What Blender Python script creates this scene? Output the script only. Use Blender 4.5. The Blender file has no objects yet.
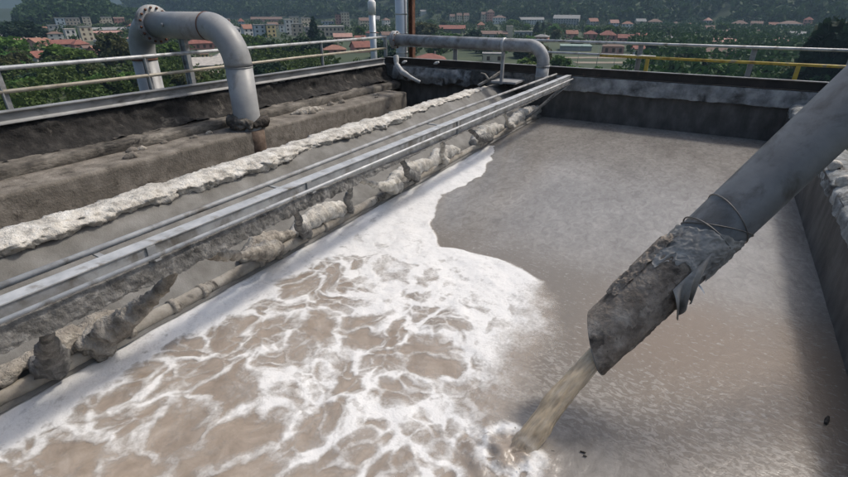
import bpy, math, random
import numpy as np
from mathutils import Vector, Matrix

random.seed(7); RNG = np.random.default_rng(7)
scene = bpy.context.scene
COL = scene.collection

# ------------------------------------------------------------------ camera
FPX, CX, CY = 470.0, 424.0, 238.5
HOR, VPX, CAMH = 8.0, 738.0, 2.92
PITCH = math.atan((CY-HOR)/FPX)
YAW = math.atan((VPX-CX)/math.hypot(FPX, CY-HOR))
HD = np.array([-math.sin(YAW), math.cos(YAW), 0.0]); RT = np.array([math.cos(YAW), math.sin(YAW), 0.0])
FW = HD*math.cos(PITCH)+np.array([0, 0, -math.sin(PITCH)]); UP = np.cross(RT, FW)
CAM = np.array([0.0, 0.0, CAMH])
cam_data = bpy.data.cameras.new('camera'); cam = bpy.data.objects.new('camera', cam_data); COL.objects.link(cam)
cam.location = CAM
cam.rotation_euler = (math.pi/2-PITCH, 0, YAW)
cam_data.sensor_width = 36; cam_data.lens = 36*FPX/848.0
cam_data.clip_start = 0.05; cam_data.clip_end = 20000
scene.camera = cam

def ray(u, v): return RT*(u-CX)+UP*(CY-v)+FW*FPX
def atz(u, v, z=0.0): d = ray(u, v); return CAM+d*(z-CAMH)/d[2]
def aty(u, v, Y): d = ray(u, v); return CAM+d*Y/d[1]
def atx(u, v, X): d = ray(u, v); return CAM+d*X/d[0]

# ------------------------------------------------------------------ light
SUN = Vector((0.42, 0.66, 1.0)).normalized()
EL = math.asin(SUN.z); AZ = math.atan2(SUN.x, SUN.y)
w = bpy.data.worlds.new('World'); scene.world = w; w.use_nodes = True
wn = w.node_tree.nodes; wl = w.node_tree.links
sky = wn.new('ShaderNodeTexSky'); sky.sky_type = 'NISHITA'; sky.sun_disc = False
sky.sun_elevation = EL; sky.sun_rotation = AZ
sky.air_density = 1.0; sky.dust_density = 5.0; sky.ozone_density = 1.0
wn['Background'].inputs[1].default_value = 0.13
wl.new(sky.outputs[0], wn['Background'].inputs[0])
sd = bpy.data.lights.new('sun', 'SUN'); sd.energy = 2.45; sd.angle = math.radians(7.0); sd.color = (1, 0.94, 0.86)
sun = bpy.data.objects.new('sun', sd); COL.objects.link(sun)
sun.rotation_euler = SUN.to_track_quat('Z', 'Y').to_euler(); sun.location = (0, 0, 50)
scene.view_settings.view_transform = 'Standard'; scene.view_settings.look = 'None'
scene.view_settings.exposure = 0.28; scene.view_settings.gamma = 1.0
scene.view_settings.use_curve_mapping = False
scene.render.engine = 'CYCLES'
scene.cycles.volume_bounces = 0
scene.cycles.transparent_max_bounces = 16

# ------------------------------------------------------------------ numpy noise
def _hash(ix, iy, iz, seed):
    h = (ix.astype(np.int64)*374761393 + iy.astype(np.int64)*668265263 + iz.astype(np.int64)*2147483647 + seed*974711) & 0xffffffff
    h = ((h ^ (h >> 13))*1274126177) & 0xffffffff
    h = ((h ^ (h >> 16))*2246822519) & 0xffffffff
    return ((h ^ (h >> 15)) & 0xffffff)/float(0xffffff)
def vnoise(p, seed=0):
    p = np.asarray(p, float); i = np.floor(p).astype(np.int64); f = p-i; f = f*f*f*(f*(f*6-15)+10)
    x, y, z = i[..., 0], i[..., 1], i[..., 2]; fx, fy, fz = f[..., 0], f[..., 1], f[..., 2]
    def c(a, b, d): return _hash(x+a, y+b, z+d, seed)
    l = lambda a, b, t: a+(b-a)*t
    return l(l(l(c(0,0,0), c(1,0,0), fx), l(c(0,1,0), c(1,1,0), fx), fy), l(l(c(0,0,1), c(1,0,1), fx), l(c(0,1,1), c(1,1,1), fx), fy), fz)
def fbm(p, octv=4, seed=0, gain=0.5):
    p = np.asarray(p, float); a, s, t = 1.0, 0.0, 0.0
    for k in range(octv):
        s = s+a*vnoise(p*(2.03**k)+k*17.3, seed+k); t += a; a *= gain
    return s/t
def fbm2(x, y, octv=4, seed=0, gain=0.5): return fbm(np.stack([x, y, np.zeros_like(x)+0.37], -1), octv, seed, gain)
def worley(x, y, seed=0):
    ix = np.floor(x).astype(np.int64); iy = np.floor(y).astype(np.int64)
    f1 = np.full(x.shape, 9.0); f2 = np.full(x.shape, 9.0); z = np.zeros_like(ix)
    for a in (-1, 0, 1):
        for b in (-1, 0, 1):
            px = ix+a+0.1+0.8*_hash(ix+a, iy+b, z, seed); py = iy+b+0.1+0.8*_hash(ix+a, iy+b, z+5, seed)
            d = np.hypot(px-x, py-y)
            f2 = np.minimum(f2, np.maximum(f1, d)); f1 = np.minimum(f1, d)
    return f1, f2
def sstep(a, b, x): t = np.clip((x-a)/(b-a), 0, 1); return t*t*(3-2*t)

# ------------------------------------------------------------------ objects
def tag(o, label=None, cat=None, group=None, kind=None):
    if label: o['label'] = label
    if cat: o['category'] = cat
    if group: o['group'] = group
    if kind: o['kind'] = kind
    return o
def thing(name, loc, label, cat, group=None):
    o = bpy.data.objects.new(name, None); COL.objects.link(o); o.location = tuple(float(c) for c in loc)
    o.empty_display_size = 0.1
    return tag(o, label, cat, group)
def rawmesh(name, V, F, smooth=False):
    me = bpy.data.meshes.new(name)
    V = np.asarray(V, np.float32)
    if isinstance(F, np.ndarray):
        k = F.shape[1]
        me.vertices.add(len(V)); me.vertices.foreach_set('co', V.ravel())
        me.loops.add(F.size); me.loops.foreach_set('vertex_index', F.astype(np.int32).ravel())
        me.polygons.add(len(F)); me.polygons.foreach_set('loop_start', np.arange(0, F.size, k, dtype=np.int32))
        me.polygons.foreach_set('loop_total', np.full(len(F), k, np.int32))
        me.update(calc_edges=True)
    else:
        me.from_pydata([tuple(map(float, v)) for v in V], [], [tuple(int(i) for i in f) for f in F])
        me.update()
    if smooth: me.polygons.foreach_set('use_smooth', np.ones(len(me.polygons), bool))
    return me
def base_of(V):
    V = np.asarray(V); a, b = V.min(0), V.max(0)
    return np.array([(a[0]+b[0])/2, (a[1]+b[1])/2, a[2]])
def wpos(o):
    p = np.zeros(3)
    while o is not None:
        p = p+np.array(o.location); o = o.parent
    return p
def obj(name, V, F, mat, parent=None, smooth=False):
    """V in world coordinates; origin at the parent's origin or at the mesh's base"""
    V = np.asarray(V, float)
    loc = base_of(V)
    me = rawmesh(name, V-loc, F, smooth)
    o = bpy.data.objects.new(name, me); COL.objects.link(o)
    if parent is not None:
        o.parent = parent; o.location = loc-wpos(parent)
    else: o.location = loc
    if mat is not None: me.materials.append(mat)
    return o
def child_copy(src, name, world, parent, rotz=0.0, scale=(1, 1, 1)):
    c = bpy.data.objects.new(name, src); COL.objects.link(c); c.parent = parent
    c.location = np.asarray(world)-wpos(parent); c.rotation_euler.z = rotz; c.scale = scale
    return c
class MB:
    def __init__(s): s.V = []; s.F = []
    def add(s, V, F):
        n = len(s.V); s.V += [tuple(v) for v in V]; s.F += [tuple(i+n for i in f) for f in F]; return s
    def box(s, a, b, bev=0.0):
        (x0, y0, z0), (x1, y1, z1) = a, b
        if bev <= 0:
            V = [(x, y, z) for z in (z0, z1) for y in (y0, y1) for x in (x0, x1)]
            return s.add(V, [(0,2,3,1), (4,5,7,6), (0,1,5,4), (2,6,7,3), (0,4,6,2), (1,3,7,5)])
        import bmesh
        bm = bmesh.new(); bmesh.ops.create_cube(bm, size=1)
        for v in bm.verts: v.co = Vector(((x0+x1)/2+v.co.x*(x1-x0), (y0+y1)/2+v.co.y*(y1-y0), (z0+z1)/2+v.co.z*(z1-z0)))
        bmesh.ops.bevel(bm, geom=bm.edges[:], offset=bev, segments=2, affect='EDGES', profile=0.6)
        bm.verts.index_update()
        s.add([tuple(v.co) for v in bm.verts], [[v.index for v in f.verts] for f in bm.faces]); bm.free(); return s
    def obj(s, name, mat, parent=None, smooth=False): return obj(name, s.V, s.F, mat, parent, smooth)

def frames(P):
    P = np.asarray(P, float); n = len(P)
    T = np.zeros_like(P); T[1:-1] = P[2:]-P[:-2]; T[0] = P[1]-P[0]; T[-1] = P[-1]-P[-2]
    T /= np.linalg.norm(T, axis=1)[:, None]
    N = np.zeros_like(P); B = np.zeros_like(P)
    ref = np.array([0, 0, 1.0]) if abs(T[0][2]) < 0.9 else np.array([1.0, 0, 0])
    nrm = np.cross(T[0], np.cross(ref, T[0])); nrm /= np.linalg.norm(nrm)
    for i in range(n):
        nrm = nrm-T[i]*(nrm@T[i]); nrm /= np.linalg.norm(nrm); N[i] = nrm; B[i] = np.cross(T[i], nrm)
    return T, N, B
def tubeVF(P, r, seg=16, cap=True, disp=None, sx=1.0):
    """tube; r scalar or array; disp(Vworld)->radial offset"""
    P = np.asarray(P, float); n = len(P); T, N, B = frames(P)
    r = np.broadcast_to(np.asarray(r, float), (n,))
    th = np.arange(seg)/seg*2*math.pi
    D = N[:, None, :]*np.cos(th)[None, :, None]+B[:, None, :]*np.sin(th)[None, :, None]*sx
    V = P[:, None, :]+D*r[:, None, None]
    if disp is not None: V = V+D*disp(V)[..., None]
    V = V.reshape(-1, 3)
    F = []
    i = np.arange(n-1)[:, None]; j = np.arange(seg)[None, :]; j2 = (j+1) % seg
    F = np.stack([i*seg+j, i*seg+j2+0*i, (i+1)*seg+j2, (i+1)*seg+j], -1).reshape(-1, 4)
    F = [tuple(f) for f in F]
    if cap: F += [tuple(range(seg-1, -1, -1)), tuple((n-1)*seg+k for k in range(seg))]
    return V, F
def resample(P, step):
    P = np.asarray(P, float); d = np.linalg.norm(np.diff(P, axis=0), axis=1); s = np.concatenate([[0], np.cumsum(d)])
    n = max(2, int(s[-1]/step)+1); t = np.linspace(0, s[-1], n)
    return np.stack([np.interp(t, s, P[:, k]) for k in range(3)], -1)
def fillet(pts, rad, seg=10):
    pts = [np.asarray(p, float) for p in pts]; out = [pts[0]]
    for i in range(1, len(pts)-1):
        a, b, c = pts[i-1], pts[i], pts[i+1]
        u = (a-b)/np.linalg.norm(a-b); v = (c-b)/np.linalg.norm(c-b)
        ang = math.acos(np.clip(u@v, -1, 1)); L = rad/math.tan(ang/2)
        s, e = b+u*L, b+v*L; bis = (u+v)/np.linalg.norm(u+v); cen = b+bis*rad/math.sin(ang/2)
        a0, a1 = s-cen, e-cen; om = math.pi-ang
        for k in range(seg+1):
            t = k/seg; out.append(cen+(math.sin((1-t)*om)*a0+math.sin(t*om)*a1)/math.sin(om))
    out.append(pts[-1]); return np.array(out)
def tube(name, P, r, mat, parent=None, seg=16, **k):
    V, F = tubeVF(P, r, seg, **k); return obj(name, V, F, mat, parent, True)
def crust(name, P, r, mat, parent=None, amp=0.3, freq=9.0, step=0.03, seg=18, seed=0, sx=1.0, flat=None):
    """lumpy encrusted tube; r: scalar, list sampled along the path, or function of t"""
    Q = resample(P, step); n = len(Q); t = np.linspace(0, 1, n)
    if callable(r): rr = r(t)
    elif np.ndim(r): rr = np.interp(t, np.linspace(0, 1, len(r)), r)
    else: rr = np.full(n, r)
    rr = rr*(0.75+0.5*fbm(np.stack([t*len(Q)*step*3, t*0, t*0+seed], -1), 3, seed))
    def dsp(V):
        f = fbm(V*freq, 5, seed+11, 0.66)-0.5
        rid = 1-np.abs(2*fbm(V*freq*1.9, 3, seed+31)-1)
        return (f*2.2*amp+(rid-0.8)*0.7*amp)*rr[:, None]
    V, F = tubeVF(Q, rr, seg, True, dsp, sx)
    if flat is not None: V[:, 2] = np.maximum(V[:, 2], flat)
    return obj(name, V, F, mat, parent, True)
def sheet(name, fn, nu, nv, mat, parent=None, smooth=True):
    """fn(U,V)->xyz over unit grid"""
    U, W = np.meshgrid(np.linspace(0, 1, nu), np.linspace(0, 1, nv), indexing='ij')
    V = fn(U, W).reshape(-1, 3)
    i = np.arange(nu-1)[:, None]; j = np.arange(nv-1)[None, :]
    F = np.stack([i*nv+j, (i+1)*nv+j, (i+1)*nv+j+1, i*nv+j+1], -1).reshape(-1, 4)
    return obj(name, V, F, mat, parent, smooth)

# ------------------------------------------------------------------ materials
def ramp(nt, stops, interp='LINEAR'):
    r = nt.nodes.new('ShaderNodeValToRGB'); cr = r.color_ramp; cr.interpolation = interp
    while len(cr.elements) > 1: cr.elements.remove(cr.elements[-1])
    for k, (p, c) in enumerate(stops):
        e = cr.elements[0] if k == 0 else cr.elements.new(p)
        e.position = p; e.color = (*c, 1) if len(c) == 3 else c
    return r
def noise_node(nt, vec, scale, detail=6, rough=0.55, dist=0.0):
    n = nt.nodes.new('ShaderNodeTexNoise'); n.inputs['Scale'].default_value = scale; n.inputs['Detail'].default_value = detail
    n.inputs['Roughness'].default_value = rough; n.inputs['Distortion'].default_value = dist
    nt.links.new(vec, n.inputs['Vector']); return n
def mixc(nt, fac, a, b, mode='MIX'):
    m = nt.nodes.new('ShaderNodeMix'); m.data_type = 'RGBA'; m.blend_type = mode
    for sock, v in ((m.inputs[0], fac), (m.inputs[6], a), (m.inputs[7], b)):
        if isinstance(v, (int, float)): sock.default_value = v
        elif isinstance(v, tuple): sock.default_value = (*v, 1)
        else: nt.links.new(v, sock)
    return m.outputs[2]
def mathn(nt, op, a, b=None, clamp=False):
    m = nt.nodes.new('ShaderNodeMath'); m.operation = op; m.use_clamp = clamp
    for s, v in ((m.inputs[0], a), (m.inputs[1], b)):
        if v is None: continue
        if isinstance(v, (int, float)): s.default_value = v
        else: nt.links.new(v, s)
    return m.outputs[0]
def M(name, cols, scale=2.0, rough=0.85, bump=0.4, bscale=25.0, metal=0.0, dist=0.02, stretch=(1, 1, 1), stain=None, rvar=0.15, spec=0.4):
    """cols: dark..light colours spread over a noise; stain=(colour, scale, lo, hi)"""
    m = bpy.data.materials.new(name); m.use_nodes = True; nt = m.node_tree; L = nt.links
    b = nt.nodes['Principled BSDF']; tc = nt.nodes.new('ShaderNodeTexCoord')
    mp = nt.nodes.new('ShaderNodeMapping'); mp.inputs['Scale'].default_value = stretch; L.new(tc.outputs['Object'], mp.inputs['Vector'])
    vec = mp.outputs[0]
    n = noise_node(nt, vec, scale, 8, 0.6)
    k = len(cols); r = ramp(nt, [(0.3+0.4*i/max(1, k-1), c) for i, c in enumerate(cols)]); L.new(n.outputs['Fac'], r.inputs[0])
    col = r.outputs[0]
    if stain:
        c, s, lo, hi = stain
        n2 = noise_node(nt, vec, s, 7, 0.65, 0.4); r2 = ramp(nt, [(lo, (0, 0, 0)), (hi, (1, 1, 1))]); L.new(n2.outputs['Fac'], r2.inputs[0])
        col = mixc(nt, r2.outputs[0], col, c)
    L.new(col, b.inputs['Base Color'])
    n3 = noise_node(nt, vec, bscale, 6, 0.6)
    rr = nt.nodes.new('ShaderNodeMapRange'); rr.inputs['To Min'].default_value = max(0.05, rough-rvar); rr.inputs['To Max'].default_value = min(1, rough+rvar)
    L.new(n3.outputs['Fac'], rr.inputs['Value']); L.new(rr.outputs[0], b.inputs['Roughness'])
    b.inputs['Metallic'].default_value = metal; b.inputs['Specular IOR Level'].default_value = spec
    if bump > 0:
        bp = nt.nodes.new('ShaderNodeBump'); bp.inputs['Strength'].default_value = bump; bp.inputs['Distance'].default_value = dist
        L.new(n3.outputs['Fac'], bp.inputs['Height']); L.new(bp.outputs[0], b.inputs['Normal'])
    return m
G = lambda v, r=1.0, b=1.0: (v*r, v, v*b)
mat_galv = M('galvanised_steel', [(.20, .20, .20), (.29, .295, .297), (.39, .40, .40)], 4, .6, .25, 30, .1, .005, stain=((.13, .12, .105), 3.2, .50, .66))
mat_rail = M('rail_steel', [(.30, .305, .305), (.43, .437, .437), (.53, .535, .53)], 6, .5, .12, 40, .2, .003, stain=((.19, .17, .14), 4, .54, .68))
mat_midrail = M('weathered_rail', [(.26, .23, .17), (.36, .32, .25), (.42, .39, .33)], 5, .6, .15, 40, .2, .002)
mat_yellow = M('worn_yellow_paint', [(.22, .13, .03), (.48, .33, .05), (.58, .43, .09)], 7, .55, .2, 30, 0, .003, stain=((.30, .25, .17), 6, .55, .66))
mat_pipe = M('grey_pipe_steel', [(.24, .24, .236), (.29, .29, .284), (.335, .335, .326)], 2.6, .45, .1, 35, .0, .003, stain=((.18, .165, .148), 2.4, .56, .74))
mat_pipedark = M('dark_pipe_steel', [(.115, .117, .117), (.16, .162, .161), (.205, .206, .203)], 3.5, .5, .22, 30, .0, .005, stain=((.085, .08, .073), 3.0, .52, .66))
mat_pipelow = M('soiled_pipe_steel', [(.15, .143, .132), (.23, .222, .208), (.30, .29, .272)], 5, .6, .5, 30, .0, .01, stain=((.09, .08, .068), 4, .5, .65))
mat_rust = M('rust', [(.06, .03, .02), (.14, .06, .035), (.20, .10, .06)], 9, .85, .4, 40, 0, .004)
mat_edge = M('edge_beam_steel', [(.15, .15, .15), (.24, .24, .235), (.33, .335, .335)], 1.3, .55, .15, 20, .15, .004, stretch=(1, 1, 3), stain=((.06, .055, .05), 2.2, .55, .75))
mat_blackbeam = M('black_beam_paint', [(.012, .010, .009), (.022, .018, .016), (.04, .032, .028)], 3, .6, .25, 25, 0, .004, stain=((.09, .055, .04), 5, .6, .75))
mat_grime_shade = M('shaded_grime_crust', [(.009, .008, .0075), (.017, .0155, .014), (.045, .041, .037)], 5, .9, .8, 28, 0, .03, stain=((.15, .135, .115), 3.5, .60, .76))  # grime colour, darkened further for the shade under the steel flange
mat_darkwall = M('dark_wet_concrete', [(.05, .046, .042), (.088, .081, .074), (.14, .131, .121)], 3.5, .75, .35, 30, 0, .01, stretch=(1, 1, .5))
mat_bench = M('brown_stained_concrete', [(.10, .088, .072), (.165, .146, .122), (.25, .225, .192)], 3.6, .85, .8, 30, 0, .02, stain=((.045, .038, .031), 4, .56, .72))
mat_slope = M('grey_concrete_slope', [(.095, .09, .08), (.145, .14, .128), (.205, .20, .187)], 3.2, .7, .6, 60, 0, .008, stain=((.34, .31, .26), 1.6, .70, .8))
mat_white_crust = M('white_crust', [(.26, .24, .205), (.52, .49, .435), (.70, .675, .62)], 6, .92, .9, 30, 0, .03, stain=((.12, .11, .095), 5, .62, .76))
mat_tan_crust = M('tan_crust', [(.16, .14, .115), (.36, .325, .275), (.56, .52, .455)], 6, .92, 1.0, 26, 0, .04, stain=((.07, .062, .053), 4, .55, .7))
mat_drip = M('beam_drip_crust', [(.065, .062, .058), (.16, .155, .145), (.30, .292, .275)], 9, .9, .9, 40, 0, .02, stretch=(1, 1, .8), stain=((.34, .33, .31), 8, .56, .70))
mat_dark_crust = M('dark_crust', [(.022, .019, .016), (.05, .043, .036), (.11, .096, .08)], 8, .92, .9, 34, 0, .03)
mat_tanpipe = M('crusted_rim_pipe', [(.16, .14, .115), (.30, .27, .225), (.42, .39, .34)], 4, .85, .6, 25, 0, .012, stain=((.06, .052, .044), 5, .57, .68))
mat_coping = M('coping_concrete', [(.13, .13, .127), (.25, .252, .247), (.42, .415, .40)], 4, .85, .8, 22, 0, .02, stain=((.06, .057, .052), 2.6, .53, .68))
mat_tape = M('torn_grey_sheet', [(.14, .133, .12), (.25, .238, .215), (.37, .355, .325)], 9, .5, .5, 35, 0, .006, stain=((.04, .035, .03), 6, .55, .7))
mat_wire = M('wire', [(.12, .11, .10), (.2, .19, .18)], 20, .5, .1, 40, .4, .001)
mat_whitebit = M('white_strip', [(.6, .6, .58), (.75, .75, .73)], 8, .6, .1, 30)
mat_pipecrust = M('pipe_mud_crust', [(.085, .066, .05), (.23, .19, .15), (.42, .365, .30)], 6, .85, .8, 38, 0, .012, stain=((.05, .04, .032), 3.2, .50, .62))
mat_flue = M('flue_steel', [(.40, .42, .43), (.46, .48, .49), (.50, .52, .53)], 2, .35, .03, 8, .5, .002)
mat_concrete = M('concrete', [(.16, .155, .145), (.24, .235, .225), (.30, .295, .28)], 1.2, .88, .4, 25)
mat_sludge = M('brown_sludge', [(.05, .042, .034), (.075, .064, .052), (.10, .087, .072)], 1.5, .5, .4, 20, 0, .01)

# ------------------------------------------------------------------ terrain: valley, wooded hills, far mountains
FL = math.hypot(FPX, CY-HOR)
VZ = -19.0
def u_of(x, y):
    a = x*RT[0]+y*RT[1]; b = x*HD[0]+y*HD[1]
    th = np.arctan2(a, b)
    return CX+FL*np.tan(np.clip(th, -1.35, 1.35)), th
U0 = np.array([-3000, -200, 0, 10, 25, 40, 60, 75, 90, 103, 113, 124, 140, 160, 190, 230, 300, 420, 560, 700, 848, 1100, 2400])
KN = np.array([14, 16, 17, 14, 8, 4, 2, -1, 0, 3, 8, 11, 12, 14, 18, 24, 30, 30, 30, 30, 30, 30, 30.0])       # skyline of the wooded knoll (px)
def terr(x, y):
    x = np.asarray(x, float); y = np.asarray(y, float)
    d = np.hypot(x, y); u, th = u_of(x, y); front = np.cos(th) > 0.2
    z = np.full(d.shape, VZ)+ (fbm2(x/90, y/90, 3, 5)-0.5)*3.0*sstep(150, 400, d)
    z = np.where(d < 130, -3.0+(VZ+3.0)*sstep(28, 118, d), z)
    # wooded knoll at left, crest about 950 m away
    crest = CAMH+(HOR-np.interp(u, U0, KN))/FL*950*np.clip(1/np.maximum(np.cos(th), .3), 1, 2)-9
    b = sstep(720, 950, d)*(1-sstep(1100, 1700, d))
    z = np.maximum(z, VZ+(crest-VZ)*b*np.where(front, 1, 0.4))
    # long wooded hillside behind the town, nearer towards the right
    foot = np.interp(u, [-3000, 120, 165, 240, 330, 450, 600, 848, 1400, 4000], [1600, 1500, 1330, 1090, 900, 760, 640, 560, 500, 500])
    hh = np.interp(u, [-3000, 90, 150, 185, 225, 260, 330, 4000], [15, 20, 40, 70, 130, 200, 260, 280])
    foot = foot+(fbm2(x/140, y/140, 3, 9)-0.5)*130
    hill = hh*sstep(0, 1, (d-foot)/np.maximum(hh*3.1, 120))+(fbm2(x/110, y/110, 4, 21)-0.5)*46*sstep(0, 260, d-foot)*np.clip(hh/200, .1, 1)
    z = np.where(d > foot, np.maximum(z, VZ+np.maximum(hill, 0)), z)
    # far mountains
    mt = 560*sstep(2900, 4700, d)*(0.75+0.5*fbm2(x/1100, y/1100, 4, 33))
    z = z+mt
    return z
RR = np.concatenate([np.linspace(14, 140, 22), np.geomspace(148, 1900, 150), np.geomspace(1950, 6500, 40)])
front = np.linspace(-0.95, 0.95, 330); rest = np.linspace(0.95, 2*math.pi-0.95, 70)[1:-1]
TH = np.concatenate([front, rest]); nt_ = len(TH)
A, B = np.meshgrid(RR, TH, indexing='ij')
gx = A*(np.sin(B)*RT[0]+np.cos(B)*HD[0]); gy = A*(np.sin(B)*RT[1]+np.cos(B)*HD[1])
gz = terr(gx, gy)
V = np.concatenate([np.stack([gx, gy, gz], -1).reshape(-1, 3), [[0, 0, -3.0]]])
i = np.arange(len(RR)-1)[:, None]; j = np.arange(nt_)[None, :]; j2 = (j+1) % nt_
F = np.stack([i*nt_+j, (i+1)*nt_+j, (i+1)*nt_+j2, i*nt_+j2+0*i], -1).reshape(-1, 4)
F = [tuple(f) for f in F[:, ::-1]]+[(len(V)-1, k, (k+1) % nt_) for k in range(nt_)]
def ground_mat():
    m = bpy.data.materials.new('valley_ground'); m.use_nodes = True; nt = m.node_tree; L = nt.links
    b = nt.nodes['Principled BSDF']; tc = nt.nodes.new('ShaderNodeTexCoord'); vec = tc.outputs['Object']
    n = noise_node(nt, vec, .02, 8, .6); r = ramp(nt, [(.3, (.018, .034, .014)), (.5, (.03, .05, .018)), (.62, (.06, .075, .03)), (.74, (.12, .11, .07))]); L.new(n.outputs['Fac'], r.inputs[0])
    n2 = noise_node(nt, vec, .4, 6, .6)
    L.new(mixc(nt, mathn(nt, 'MULTIPLY', n2.outputs['Fac'], .5), r.outputs[0], (.04, .05, .02)), mx_in := nt.nodes.new('NodeReroute').inputs[0]); b.inputs['Roughness'].default_value = .95
    ln = nt.nodes.new('ShaderNodeVectorMath'); ln.operation = 'LENGTH'; L.new(vec, ln.inputs[0])
    md = nt.nodes.new('ShaderNodeMapRange'); md.inputs['From Min'].default_value = 900; md.inputs['From Max'].default_value = 1250; L.new(ln.outputs['Value'], md.inputs['Value'])
    L.new(mixc(nt, md.outputs[0], mx_in.node.outputs[0], (.018, .032, .016)), b.inputs['Base Color'])
    return m
go = obj('ground', V, F, ground_mat(), None, True); tag(go, 'green valley floor rising into wooded hills beyond the tank', None, None, 'structure')
def hit(u, v, zoff=0.0):
    d = ray(u, v); d = d/np.linalg.norm(d[:2]); t = np.arange(60, 4000, 1.5)
    X = CAM[None]+d[None]*t[:, None]; below = X[:, 2] < terr(X[:, 0], X[:, 1])
    k = int(np.argmax(below)) if below.any() else 600
    return X[k], t[k]
def bearing(u, dist):
    th = math.atan((u-CX)/FL); x = dist*(math.sin(th)*RT[0]+math.cos(th)*HD[0]); y = dist*(math.sin(th)*RT[1]+math.cos(th)*HD[1])
    return np.array([x, y, float(terr(np.array([x]), np.array([y]))[0])]), th

# foliage
def leaf_mat(name, cols, var=0.35):
    m = bpy.data.materials.new(name); m.use_nodes = True; nt = m.node_tree; L = nt.links
    b = nt.nodes['Principled BSDF']; tc = nt.nodes.new('ShaderNodeTexCoord')
    n = noise_node(nt, tc.outputs['Object'], .6, 4, .6)
    r = ramp(nt, [(.32, cols[0]), (.5, cols[1]), (.68, cols[2])]); L.new(n.outputs['Fac'], r.inputs[0])
    oi = nt.nodes.new('ShaderNodeObjectInfo')
    hsv = nt.nodes.new('ShaderNodeHueSaturation'); L.new(r.outputs[0], hsv.inputs['Color'])
    mr = nt.nodes.new('ShaderNodeMapRange'); mr.inputs['To Min'].default_value = 1-var; mr.inputs['To Max'].default_value = 1+var; L.new(oi.outputs['Random'], mr.inputs['Value']); L.new(mr.outputs[0], hsv.inputs['Value'])
    mr2 = nt.nodes.new('ShaderNodeMapRange'); mr2.inputs['To Min'].default_value = .475; mr2.inputs['To Max'].default_value = .52; L.new(oi.outputs['Random'], mr2.inputs['Value']); L.new(mr2.outputs[0], hsv.inputs['Hue'])
    L.new(hsv.outputs[0], b.inputs['Base Color']); b.inputs['Roughness'].default_value = .7; b.inputs['Specular IOR Level'].default_value = .2
    tr = nt.nodes.new('ShaderNodeBsdfTranslucent'); L.new(hsv.outputs[0], tr.inputs['Color'])
    mx = nt.nodes.new('ShaderNodeMixShader'); mx.inputs[0].default_value = .25
    L.new(b.outputs[0], mx.inputs[1]); L.new(tr.outputs[0], mx.inputs[2]); L.new(mx.outputs[0], nt.nodes['Material Output'].inputs[0])
    return m
mat_leaf = leaf_mat('broad_leaves', [(.032, .066, .016), (.062, .118, .026), (.11, .17, .04)])
mat_leaf_light = leaf_mat('fresh_leaves', [(.055, .10, .02), (.10, .17, .036), (.16, .23, .06)], .2)
mat_conifer = leaf_mat('conifer_needles', [(.010, .024, .013), (.018, .040, .020), (.03, .06, .03)], .25)
mat_olive = leaf_mat('olive_leaves', [(.045, .055, .02), (.08, .09, .035), (.12, .125, .055)], .2)
mat_bark = M('bark', [(.03, .024, .018), (.06, .048, .036), (.09, .075, .06)], 6, .95, .8, 20, 0, .03)
def cards(C, size, rng):
    """random leaf-clump quads at centres C"""
    n = len(C); a = rng.normal(size=(n, 3)); a /= np.linalg.norm(a, axis=1)[:, None]
    b = rng.normal(size=(n, 3)); b -= a*(a*b).sum(1)[:, None]; b /= np.linalg.norm(b, axis=1)[:, None]
    s = size*(0.6+0.8*rng.random(n))[:, None]
    V = np.stack([C-a*s-b*s*.6, C+a*s*.2-b*s*.9, C+a*s+b*s*.5, C-a*s*.1+b*s], 1).reshape(-1, 3)
    return V, np.arange(4*n).reshape(n, 4)
def broad_crown(seed, n=1500, leaf=0.05):
    """unit crown: height 1, centre 0.5, radius about 0.42"""
    g = np.random.default_rng(seed); lob = []
    for k in range(13):
        t = g.random()*2*math.pi; h = g.random(); rad = .30*math.sin(math.pi*(0.18+.72*h))
        lob.append((math.cos(t)*rad*(.5+.7*g.random()), math.sin(t)*rad*(.5+.7*g.random()), .20+.60*h, .12+.10*g.random()))
    lob = np.array(lob); k = g.integers(0, len(lob), n)
    d = g.normal(size=(n, 3)); d /= np.linalg.norm(d, axis=1)[:, None]
    rr = (0.55+.5*g.random(n)**.6)[:, None]
    C = lob[k, :3]+d*lob[k, 3:4]*rr
    return cards(C, leaf, g)
def cone_crown(seed, n=1100, leaf=0.035):
    g = np.random.default_rng(seed); h = 1-np.sqrt(g.random(n)); tier = np.floor(h*9)/9
    rad = (.20*(1-tier)-.12*(h-tier)*1.0+.015)*(0.65+.4*g.random(n)); t = g.random(n)*2*math.pi
    C = np.stack([np.cos(t)*rad, np.sin(t)*rad, .06+h*.92], -1)
    return cards(C, leaf, g)
CROWN = {}
for nm, fn, m_ in (('broad', broad_crown, mat_leaf), ('light', broad_crown, mat_leaf_light), ('olive', broad_crown, mat_olive), ('cone', cone_crown, mat_conifer), ('dark', broad_crown, mat_conifer)):
    CROWN[nm] = []
    for s in range(3):
        Vc, Fc = fn(100+s*7+len(nm)); me = rawmesh('crown', Vc, Fc); me.materials.append(m_); CROWN[nm].append(me)
def trunk_mesh(seed):
    g = np.random.default_rng(seed); mb = MB()
    V, F = tubeVF([(0, 0, -.02), (.005, .0, .2), (.0, .01, .45), (.01, 0, .7)], [.03, .022, .017, .006], 7); mb.add(V, F)
    for k in range(5):
        t = g.random()*6.28; z = .22+.09*k; e = np.array([math.cos(t)*.22, math.sin(t)*.22, z+.2])
        V, F = tubeVF([(0, 0, z), e*np.array([.5, .5, 1])-np.array([0, 0, .07]), e], [.012, .008, .003], 5); mb.add(V, F)
    me = rawmesh('trunk', mb.V, mb.F, True); me.materials.append(mat_bark); return me
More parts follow.
